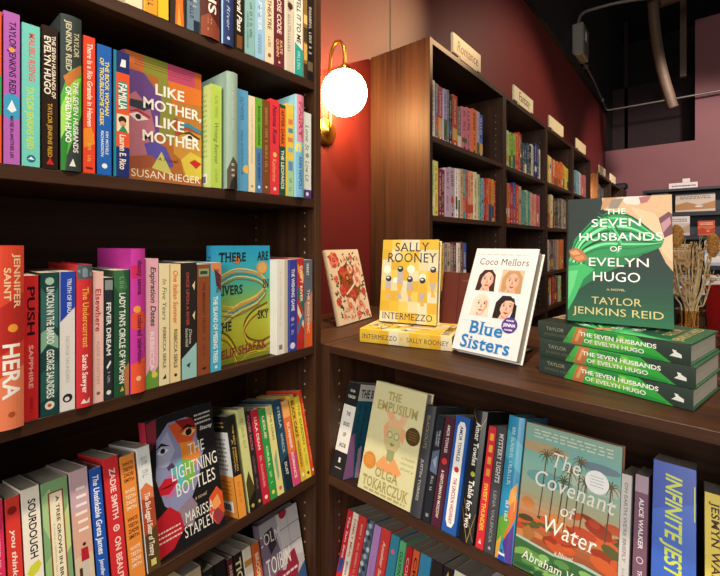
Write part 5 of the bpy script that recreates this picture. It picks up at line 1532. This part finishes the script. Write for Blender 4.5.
def front_covenant(cv):                       # palms, teal sky, rust groves
    grad(cv, ['#8fae98', '#7cb8b0', '#90bca8', '#b8b088', '#b87048', '#964c2a', '#54442a'], 26)
    for (u, v, r1, r2, c) in ((.2, .16, .3, .04, '#b8a47c'), (.75, .3, .3, .05, '#b4c4b0'), (.3, .36, .25, .05, '#6fa8a4'), (.8, .18, .2, .03, '#6f8a94')):
        cv.ell(u, v, r1, r2, c)
    rnd = random.Random(3)
    for k in range(46):
        u, v = rnd.random(), rnd.uniform(.52, .80)
        cv.ell(u, v, rnd.uniform(.05, .16), rnd.uniform(.012, .04), rnd.choice(['#b8482a', '#d0602f', '#9a3a20', '#5a5a30', '#c85a30', '#4c4428', '#c8824a', '#46562c']), 12, 0, rnd.uniform(-.4, .4))
    for k, (u, top, base) in enumerate(((.24, .20, .62), (.35, .17, .66), (.50, .26, .66), (.60, .18, .64), (.66, .30, .60), (.44, .34, .62), (.90, .28, .62))):
        cv.stroke([(u - .02, base), (u, (top + base) / 2), (u + .015, top)], .012, '#5c4a34')
        for a in range(9):
            an = a * 2 * math.pi / 9
            cv.stroke([(u + .015, top), (u + .015 + .05 * math.cos(an), top + .03 * math.sin(an) - .012), (u + .015 + .09 * math.cos(an), top + .05 * math.sin(an) + .012)], (.016, .004), rnd.choice(['#4a5a3a', '#64643c', '#7a5a38']))
    cv.poly([(0, .80), (.3, .83), (.7, .81), (1, .84), (1, 1), (0, 1)], '#3f6a3c')
    for k in range(26):
        u, v = rnd.random(), rnd.uniform(.84, .99)
        cv.ell(u, v, rnd.uniform(.05, .14), rnd.uniform(.01, .025), rnd.choice(['#5c9048', '#7cab54', '#2f5a38', '#4a8444', '#88b868']), 12, 0, rnd.uniform(-.5, .2))
    cv.poly([(0, .79), (.4, .815), (.7, .80), (1, .825), (1, .835), (.6, .815), (.4, .83), (0, .805)], '#a8c8b8')
    cv.poly([(.06, .74), (.12, .70), (.2, .74), (.17, .79), (.08, .79)], '#a8703c')
    for s, u, v, w, h in (('The', .46, .215, .32, .10), ('Covenant', .54, .375, .82, .105), ('of', .50, .52, .14, .08), ('Water', .53, .655, .54, .105)):
        cv.text(s, u, v, w, h, '#f6f0e4', 'nsi', .03)
    cv.text('a Novel', .5, .80, .18, .025, '#f0ead8', 'ni')
    cv.text('Abraham Verghese', .52, .905, .88, .055, '#f2f0e2', 'nsi', .02)
    cv.lines(.1, .03, .92, .10, '#d8e0c8', 3, 8, .35)


def front_rooney(cv):                         # yellow and white checks with chess-like figures
    rnd = random.Random(5)
    cols = ['#dcb238', '#ded2ae', '#dfc25c', '#d4a936', '#dbcc9c']
    for i in range(6):
        for j in range(8):
            cv.rect(i / 6, j / 8, (i + 1) / 6, (j + 1) / 8, cols[(i * 2 + j * 3 + (i * j) % 2) % 5])
    cv.text('SALLY', .53, .09, .62, .105, '#2c2b3c', 'ns'); cv.text('ROONEY', .53, .22, .88, .11, '#2c2b3c', 'ns')
    for (u, v, s) in ((.10, .37, .07), (.53, .36, .07), (.74, .45, .06), (.26, .50, .05)):
        cv.circ(u, v, s, '#f4ecd0')
    for (u, v, hh, c1, c2) in ((.13, .48, .24, '#b9ada8', '#e0a838'), (.34, .36, .36, '#b8aca6', '#e4ae3c'), (.52, .48, .26, '#b3a79e', '#dfa63a'), (.74, .49, .30, '#e0aa3a', '#b0a6a4'), (.92, .36, .32, '#dfa83c', '#b4a9a2')):
        cv.poly([(u - .045, v + .02), (u + .045, v + .02), (u + .055, v + hh * .5), (u - .055, v + hh * .5)], c1)
        cv.poly([(u - .055, v + hh * .5), (u + .055, v + hh * .5), (u + .02, v + hh * .8), (u - .02, v + hh * .8)], c2)
        cv.poly([(u - .02, v + hh * .8), (u + .02, v + hh * .8), (u + .05, v + hh), (u - .02, v + hh)], c1)
        cv.circ(u, v, .052, '#2b3038'); cv.ell(u - .008, v - .012, .028, .012, '#cfd2cc')
    cv.text('INTERMEZZO', .49, .925, .90, .075, '#2c2b3c', 'ns')


def little_face(cv, u0, v0, u1, v1, bg_, skin, hair, style, lip='#b83444'):
    W_, H_ = u1 - u0, v1 - v0

    def p(pts):
        return [(u0 + a * W_, v0 + b * H_) for a, b in pts]
    cv.rect(u0, v0, u1, v1, bg_)
    if style == 'long':
        cv.poly(p([(.05, 1), (.10, .3), (.30, .05), (.68, .03), (.90, .28), (.98, 1)]), hair)
    elif style == 'side':
        cv.poly(p([(.0, 1), (.02, .35), (.25, .04), (.62, .03), (.80, .20), (.6, .4), (.45, 1)]), hair)
    else:
        cv.poly(p([(.1, .95), (.06, .35), (.28, .05), (.75, .04), (.95, .30), (1, 1), (.6, 1)]), hair)
    cv.poly(p([(.36, .78), (.68, .78), (.76, 1), (.26, 1)]), skin)
    cv.poly(p([(.36, .86), (.68, .82), (.62, .95), (.44, .97)]), '#b9806a')
    cv.poly(p([(.24, .32), (.38, .14), (.68, .14), (.84, .32), (.83, .60), (.70, .84), (.55, .95), (.41, .86), (.25, .62)]), skin)
    cv.poly(p([(.70, .30), (.84, .32), (.83, .60), (.70, .84), (.60, .92), (.72, .60)]), '#d09a82')
    if style == 'side':
        cv.poly(p([(.14, .62), (.20, .16), (.5, .06), (.80, .12), (.90, .40), (.84, .30), (.66, .22), (.44, .24), (.30, .40), (.24, .70)]), hair)
        cv.poly(p([(.82, .30), (.96, .40), (1, 1), (.74, 1), (.82, .66)]), hair)
    else:
        cv.poly(p([(.10, .9), (.14, .26), (.36, .06), (.66, .06), (.88, .24), (.92, .9), (.84, .70), (.82, .36), (.66, .18), (.52, .14), (.40, .22), (.28, .40), (.24, .80)]), hair)
    for a in (.40, .68):
        cv.poly(p([(a - .085, .455), (a, .41), (a + .085, .455), (a, .485)]), '#f0e6da')
        cv.poly(p([(a - .04, .43), (a + .04, .43), (a + .04, .485), (a - .04, .485)]), '#2c2420')
        cv.poly(p([(a - .10, .44), (a, .385), (a + .10, .44), (a, .415)]), '#3a2a22')
        cv.poly(p([(a - .11, .37), (a, .325), (a + .11, .37), (a, .35)]), '#4a342a' if hair != '#d8ccb8' else '#9c8468')
    cv.poly(p([(.54, .44), (.60, .63), (.49, .655)]), '#c08068')
    cv.poly(p([(.42, .735), (.50, .705), (.55, .72), (.60, .705), (.67, .735), (.55, .80)]), lip)
    cv.poly(p([(.42, .735), (.55, .745), (.67, .735), (.55, .755)]), '#6a2024')


def front_sisters(cv):                        # four small portraits on white
    cv.rect(0, 0, 1, 1, '#d9d9da')
    cv.lines(.09, .055, .86, .068, '#b8b2aa', 1, 5, .8)
    cv.text('Coco Mellors', .50, .135, .80, .066, '#5c4030', 'ns')
    little_face(cv, .12, .21, .46, .43, '#e6d6d0', '#e2ad9a', '#3a2426', 'long')
    little_face(cv, .52, .21, .86, .43, '#d2b094', '#d8a890', '#b08c64', 'bob', '#9c5c54')
    little_face(cv, .12, .45, .46, .67, '#d9e4e6', '#ecc4b4', '#d8ccb8', 'long', '#b45860')
    little_face(cv, .52, .45, .86, .67, '#c8d6da', '#e4b09c', '#26201f', 'side')
    cv.text('Blue', .47, .775, .54, .112, '#2478b8', 'bs'); cv.text('Sisters', .50, .91, .78, .115, '#2478b8', 'bs')
    cv.lines(.05, .72, .16, .727, '#c8c4bc', 1, 2, .8)


def sticker_band(cv, u, v, r):
    cv.rect(u - r * .8, v - .018, u + r * .8, v + .018, '#6a5698')
    cv.text('JENNA', u, v, r * 1.5, .026, '#f0ecf4')
    cv.lines(u - r * .5, v - .05, u + r * .5, v - .03, '#d8d0e4', 1, 3, .7)
    cv.lines(u - r * .5, v + .03, u + r * .5, v + .05, '#d8d0e4', 1, 4, .7)


def sticker_lines(c):
    def f(cv, u, v, r):
        cv.lines(u - r * .55, v - r * .34, u + r * .55, v + r * .34, c, 4, 6, .3)
    return f


def front_hugo(cv):                           # emerald gown on dark green
    cv.rect(0, 0, 1, 1, '#34463f')
    grad(cv, ['#232f2c', '#212f2b', '#1f322c', '#1d3a30', '#1d4c37', '#1f6a42'], 24)
    # skin and the flowers at the shoulder
    cv.poly([(.34, 0), (1, 0), (1, .58), (.94, .52), (.86, .38), (.72, .24), (.56, .15), (.36, .10)], '#cfae88')
    cv.poly([(.62, .08), (.84, .14), (1, .30), (1, .52), (.93, .46), (.82, .30)], '#dcbf9a')
    cv.poly([(.36, 0), (.50, 0), (.42, .07), (.33, .10)], '#b8926a')
    cv.poly([(.52, 0), (.74, 0), (.70, .07), (.58, .06)], '#d5d0c8'); cv.poly([(.44, .02), (.56, .01), (.50, .09), (.40, .10)], '#8f8478')
    cv.poly([(.70, .01), (.82, .0), (.78, .05), (.72, .06)], '#a86a6c')
    cv.poly([(.88, .18), (.97, .13), (1, .15), (1, .30), (.93, .33)], '#6e4450')
    cv.poly([(.90, .22), (.98, .17), (.99, .22), (.92, .29)], '#b58a90')
    # satin folds sweeping from the lower left up to the right
    cv.poly([(0, .50), (.06, .34), (.22, .20), (.40, .12), (.56, .12), (.70, .19), (.84, .29), (.93, .34), (.90, .40), (.72, .46), (.50, .53), (.30, .60), (.14, .72), (0, .84)], '#2a8f52')
    fold = ['#0f4a2c', '#46c878', '#1f8a4a', '#84eaa8', '#12582f', '#3cba68', '#0d4226', '#70dc98', '#1c7a42']
    for k, c in enumerate(fold):
        q = k / 8
        cv.stroke([(.0 + .02 * k, .52 + .03 * q), (.14 + .03 * q, .30 + .16 * q), (.36, .15 + .26 * q), (.60, .15 + .26 * q), (.80, .27 + .12 * q), (.92, .345 + .02 * q)], (.034 + .012 * (k % 2), .006), c)
    for k, c in enumerate(('#1a6a40', '#58ca80', '#2c9a58')):
        cv.stroke([(.30, .12 + .03 * k), (.42, .18 + .04 * k), (.52, .30 + .04 * k), (.50, .42 + .03 * k)], (.008, .03), c)
    cv.poly([(.06, .58), (.40, .49), (.66, .46), (.80, .42), (.62, .52), (.34, .62), (.12, .74)], '#1f7a46')
    cv.poly([(0, .56), (.16, .54), (.27, .58), (.16, .66), (.08, .80), (0, .92)], '#3fb466')
    cv.poly([(0, .60), (.10, .59), (.06, .72), (0, .84)], '#62cc80')
    cv.poly([(0, .43), (.08, .405), (.16, .44), (.20, .50), (.12, .53), (.03, .50)], '#b07048')
    cv.poly([(.01, .445), (.08, .425), (.13, .46), (.05, .47)], '#d89a66'); cv.poly([(.06, .485), (.15, .465), (.17, .495), (.10, .515)], '#d08c58')
    for s, u, v, w, h in (('THE', .48, .115, .20, .045), ('SEVEN', .48, .205, .50, .062), ('HUSBANDS', .51, .318, .82, .062), ('OF', .48, .415, .12, .04), ('EVELYN', .50, .52, .60, .066), ('HUGO', .48, .635, .47, .072)):
        cv.text(s, u, v, w, h, '#f6f6f0', 'n')
    cv.text('A NOVEL', .48, .735, .18, .016, '#c8b878')
    cv.text('TAYLOR', .48, .825, .48, .055, '#d2c484', 'n'); cv.text('JENKINS REID', .49, .91, .86, .055, '#d2c484', 'n')


def hugo_spine(cv):
    cv.rect(0, 0, 1, 1, '#36443d', 6)
    cv.poly([(0, .20), (1, .28), (1, .36), (.5, .34), (0, .30)], '#4cae50')
    cv.poly([(0, .26), (1, .31), (1, .38), (0, .34)], '#c07a4c'); cv.poly([(.2, .29), (.9, .325), (.9, .345), (.2, .315)], '#e0a468')
    cv.poly([(0, .34), (1, .38), (1, .70), (.55, .80), (0, .90)], '#3fae48')
    cv.poly([(.1, .40), (.8, .42), (.9, .62), (.3, .72)], '#7cc84c')
    cv.poly([(.5, .42), (.95, .44), (.95, .58), (.6, .60)], '#2f8c44')
    cv.poly([(0, .60), (.3, .70), (.1, .86), (0, .86)], '#2f9c48')
    cv.vtext('TAYLOR', .07, .21, '#8a8a68', u=.66, size=.20); cv.vtext('JENKINS REID', .05, .24, '#5c6450', u=.32, size=.16)
    cv.vtext('THE SEVEN HUSBANDS', .33, .82, '#f4f6ec', u=.66, size=.22); cv.vtext('OF EVELYN HUGO', .36, .75, '#f4f6ec', u=.30, size=.22)
    cv.poly([(.30, .955), (.34, .89), (.62, .93), (.66, .905), (.46, .955)], '#e8ece4')


def front_flowers(cv):                        # roses and leaves on cream
    cv.rect(0, 0, 1, 1, '#edd9b8')
    rnd = random.Random(21)
    cv.poly([(.22, .30), (.5, .20), (.8, .24), (.86, .52), (.7, .72), (.4, .74), (.24, .54)], '#a84c2c')
    for k in range(120):
        u, v = rnd.uniform(.06, .94), rnd.uniform(.06, .95)
        a = rnd.uniform(0, 6.28)
        L = rnd.uniform(.07, .13)
        c, s = math.cos(a), math.sin(a)
        cv.poly([(u, v), (u + L * c * .5 - .022 * s, v + (L * s * .5 + .022 * c) * .8), (u + L * c, v + L * s * .8), (u + L * c * .5 + .022 * s, v + (L * s * .5 - .022 * c) * .8)], rnd.choice(['#3f4a2a', '#55602f', '#2c3a28', '#6a6a38']))
    for (u, v, r) in ((.18, .14, .13), (.84, .30, .11), (.76, .44, .12), (.40, .78, .14), (.74, .78, .14), (.28, .56, .10), (.90, .62, .07), (.56, .62, .09), (.50, .14, .06), (.70, .12, .05), (.62, .92, .07), (.20, .90, .07), (.14, .40, .06), (.36, .30, .08), (.60, .28, .08), (.88, .92, .06), (.10, .70, .07), (.90, .14, .06), (.40, .93, .06)):
        cc = rnd.choice([('#c03a34', '#d8604c', '#8c2420'), ('#d0463c', '#e88a70', '#9c2c28'), ('#f0d4b4', '#e0a080', '#c84c3c')])
        for q in range(7):
            an = q * 6.28 / 7
            cv.circ(u + r * .62 * math.cos(an), v + r * .62 * math.sin(an) * .8, r * .48, cc[q % 2], 10)
        cv.circ(u, v, r * .55, cc[1], 12); cv.circ(u, v, r * .34, cc[2], 10); cv.circ(u + r * .05, v - r * .04, r * .18, cc[1], 8)
    cv.stroke([(.36, .62), (.55, .54), (.72, .46)], .035, '#f0dcc0')
    cv.poly([(.30, .34), (.5, .30), (.62, .40), (.44, .46)], '#c8683c'); cv.circ(.47, .40, .07, '#7a3424'); cv.circ(.47, .40, .035, '#d8a060')


GF = 'face-out novels'
face_out('face-out novel with two painted faces and stacked white capitals, on the second left shelf', (-.730, .2688, EYE + .1056), .135, .216, .026, '#7a3c5c', YL, 0, front_portraits, GF, front_col='#b06a30')
face_out('turquoise and yellow face-out novel with winding rivers, on the middle left shelf', (-.728, .432, EYE - .2424), .131, .238, .034, '#2a8cb4', YL, 0, front_rivers, GF, front_col='#37a9c0', spine=lambda cv: (cv.rect(0, 0, 1, 1, '#2a86ac', 4), cv.vtext('THERE ARE RIVERS', .08, .6, '#1c3440', u=.5, size=.3)))
face_out('black face-out novel with a rainbow coloured face and white title, on the fourth left shelf', (-.716, .3182, EYE - .5523), .130, .235, .03, '#1c1a1c', YL, TL, front_lightning, GF, spine=lambda cv: (cv.rect(0, 0, 1, 1, '#1c1a1c', 4), cv.rect(0, 0, 1, .2, '#a8283c', 4)))
face_out('face-out novel with a grey harbour and dark red shape, lowest on the left', (-.707, .556, EYE - .8494), .112, .222, .024, '#6c5c6c', YL, TL, front_island, GF)
face_out('pale yellow face-out novel with an orange bust, leaning on the shelf under the worktop', (-.5945, .704, EYE - .5485), .1395, .232, .03, '#d8c89c', 0, TR_, front_empusium, GF, front_col='#dcd6a4', back_col='#c8845c',
         stickers=((.86, .40, .13, '#54401c', sticker_lines('#86683a'), 'round dark gold award sticker'), (.14, .73, .125, '#d88c38', sticker_lines('#e8ac64'), 'round orange award sticker')))
face_out('face-out novel with palm trees and white italic title, on the shelf under the worktop', (-.2455, .702, EYE - .5485), .150, .232, .036, '#8c5c40', 0, TR_, front_covenant, GF, front_col='#86b4ac', gloss=True,
         stickers=((.78, .27, .115, '#f6f7f4', sticker_lines('#a8bcc0'), 'round white book club sticker'),))

# ------------------------------------------------------------------ the display on the worktop
CZ = EYE + CT
RF = Matrix.Rotation(math.radians(-90), 4, 'Y')


def lying(label, right_end, length, t, d, yaw, color, group, spine, front=None, **kw):
    """book lying on its back, spine towards the viewer; right_end = foot of the spine"""
    R = Matrix.Rotation(yaw, 4, 'Z') @ RF
    return book(label, (right_end[0], right_end[1], right_end[2] + t / 2), (t, length, d), color, group, flat=R, hard=True, spine=spine, front=front, **kw)


GS = 'stacked green hardbacks'
ST = .0316
for k, (ex, ey, yw, w) in enumerate(((-.0075, .757, -12.6, 'bottom'), (-.0045, .7565, -12.0, 'middle'), (-.010, .7585, -12.8, 'top'))):
    lying('dark green hardback lying spine out, %s one of the stack of three' % w, (ex, ey, CZ + .0004 + k * (ST + .0003)), .231, ST, .152, math.radians(yw), '#36443d', GS, hugo_spine,
          front_hugo if k == 2 else None, edge='#3f7c50', front_col='#3a5a48', gloss=True, bulge=.001)
zt = CZ + 3 * (ST + .0003) + .0006
face_out('green gowned face-out hardback standing on top of the stack of green hardbacks', (-.188, .822, zt + .0045), .157, .227, .030, '#36443d', math.radians(8), math.radians(8), front_hugo, None, edge='#3f9c60')


def inter_spine(cv):
    for k in range(9):
        cv.rect(0, k / 9, 1, (k + 1) / 9, ('#dbb034', '#e0d4b0', '#dcb844', '#dac68a', '#d8a82e')[(k * 2) % 5], 4)
    cv.vtext('INTERMEZZO', .03, .43, '#3a3440', u=.48, size=.34, font='ns'); cv.vtext('SALLY ROONEY', .53, .97, '#3a3440', u=.48, size=.34, font='ns')
    cv.circ(.5, .475, .12, '#d8b060')


lying('yellow checked hardback lying flat on the worktop under its upright copy', (-.4262, .8328, CZ + .0004), .2255, .033, .146, math.radians(15.7), '#efc93c', None, inter_spine, front_rooney, edge='#efe3b4', bulge=.001)
face_out('yellow checked hardback standing on its flat copy, with figures and serif capitals', (-.650, .859, CZ + .0336 + .0045), .1525, .216, .030, '#efc93c', math.radians(15), math.radians(8), front_rooney, None, edge='#efe3b4')
face_out('white face-out hardback with four small portraits and a blue title, leaning on the worktop', (-.417, .813, CZ + .0145), .147, .240, .030, '#e6e2dc', math.radians(-7), math.radians(26), front_sisters, None,
         edge='#ece8e2', stickers=((.80, .715, .115, '#4a3680', sticker_band, 'round purple book club sticker'),))
face_out('cream book with red roses and leaves, leaning on the corner cabinet under the lamp', (-.798, .868, CZ + .0036), .180, .226, .013, '#e8d2ae', math.radians(97.7), math.radians(14), front_flowers, None, edge='#ead6b4')
face_out('plain reddish brown hardback between the yellow and the white display books', (-.530, .958, CZ + .004), .10, .165, .014, '#5c2a20', math.radians(4), math.radians(12),
         lambda cv: (cv.rect(.0, 0, .06, 1, '#4a2018'), cv.rect(.44, 0, .47, 1, '#4a2018'), cv.lines(.55, .1, .9, .16, '#7a4030', 1, 3, .5)), None)

# stands: clear acrylic easels behind the leaning display books
def easel(label, x, y, z, yaw, lean, w, h, t):
    o = thing('book_stand', label, 'book stand', (x, y, z))
    o.rotation_euler.z = yaw
    bm = bx(-w / 2, w / 2, 0, .004, 0, h, .0006)
    M = Matrix.Translation((0, .0, .0045)) @ Matrix.Rotation(-lean, 4, 'X')
    obj('back_plate', bm, M_CLEAR, o, mat4=M)
    obj('foot_plate', bx(-w / 2, w / 2, .002, .055 + math.sin(lean) * h, 0.0003, .0038, .0004), M_CLEAR, o)
    return o


def behind(bl, w, t, yaw, lean, gap=.002):
    d = Vector((math.cos(yaw), math.sin(yaw), 0))
    n = Vector((-math.sin(yaw), math.cos(yaw), 0))
    return Vector(bl) + d * w / 2 + n * ((t + gap) / math.cos(lean))


p = behind((-.417, .813, 0), .147, .030, math.radians(-7), math.radians(26))
easel('clear acrylic stand behind the white four portrait book', p.x, p.y, CZ + .0002, math.radians(-7), math.radians(26), .07, .15, 0)
p = behind((-.798, .868, 0), .180, .013, math.radians(97.7), math.radians(14))
easel('clear acrylic stand behind the floral book on the corner cabinet', p.x, p.y, CZ + .0002, math.radians(97.7), math.radians(14), .07, .14, 0)
p = behind((-.650, .859, 0), .1525, .030, math.radians(15), math.radians(8))
easel('clear acrylic stand behind the upright yellow checked book', p.x, p.y, CZ + .0337, math.radians(15), math.radians(8), .06, .12, 0)
p = behind((-.188, .822, 0), .157, .030, math.radians(8), math.radians(8))
easel('clear acrylic stand behind the upright green gown book', p.x, p.y, zt, math.radians(8), math.radians(8), .06, .12, 0)
p = behind((-.530, .958, 0), .10, .014, math.radians(4), math.radians(12))
easel('clear acrylic stand behind the plain reddish brown book', p.x, p.y, CZ + .0002, math.radians(4), math.radians(12), .05, .10, 0)
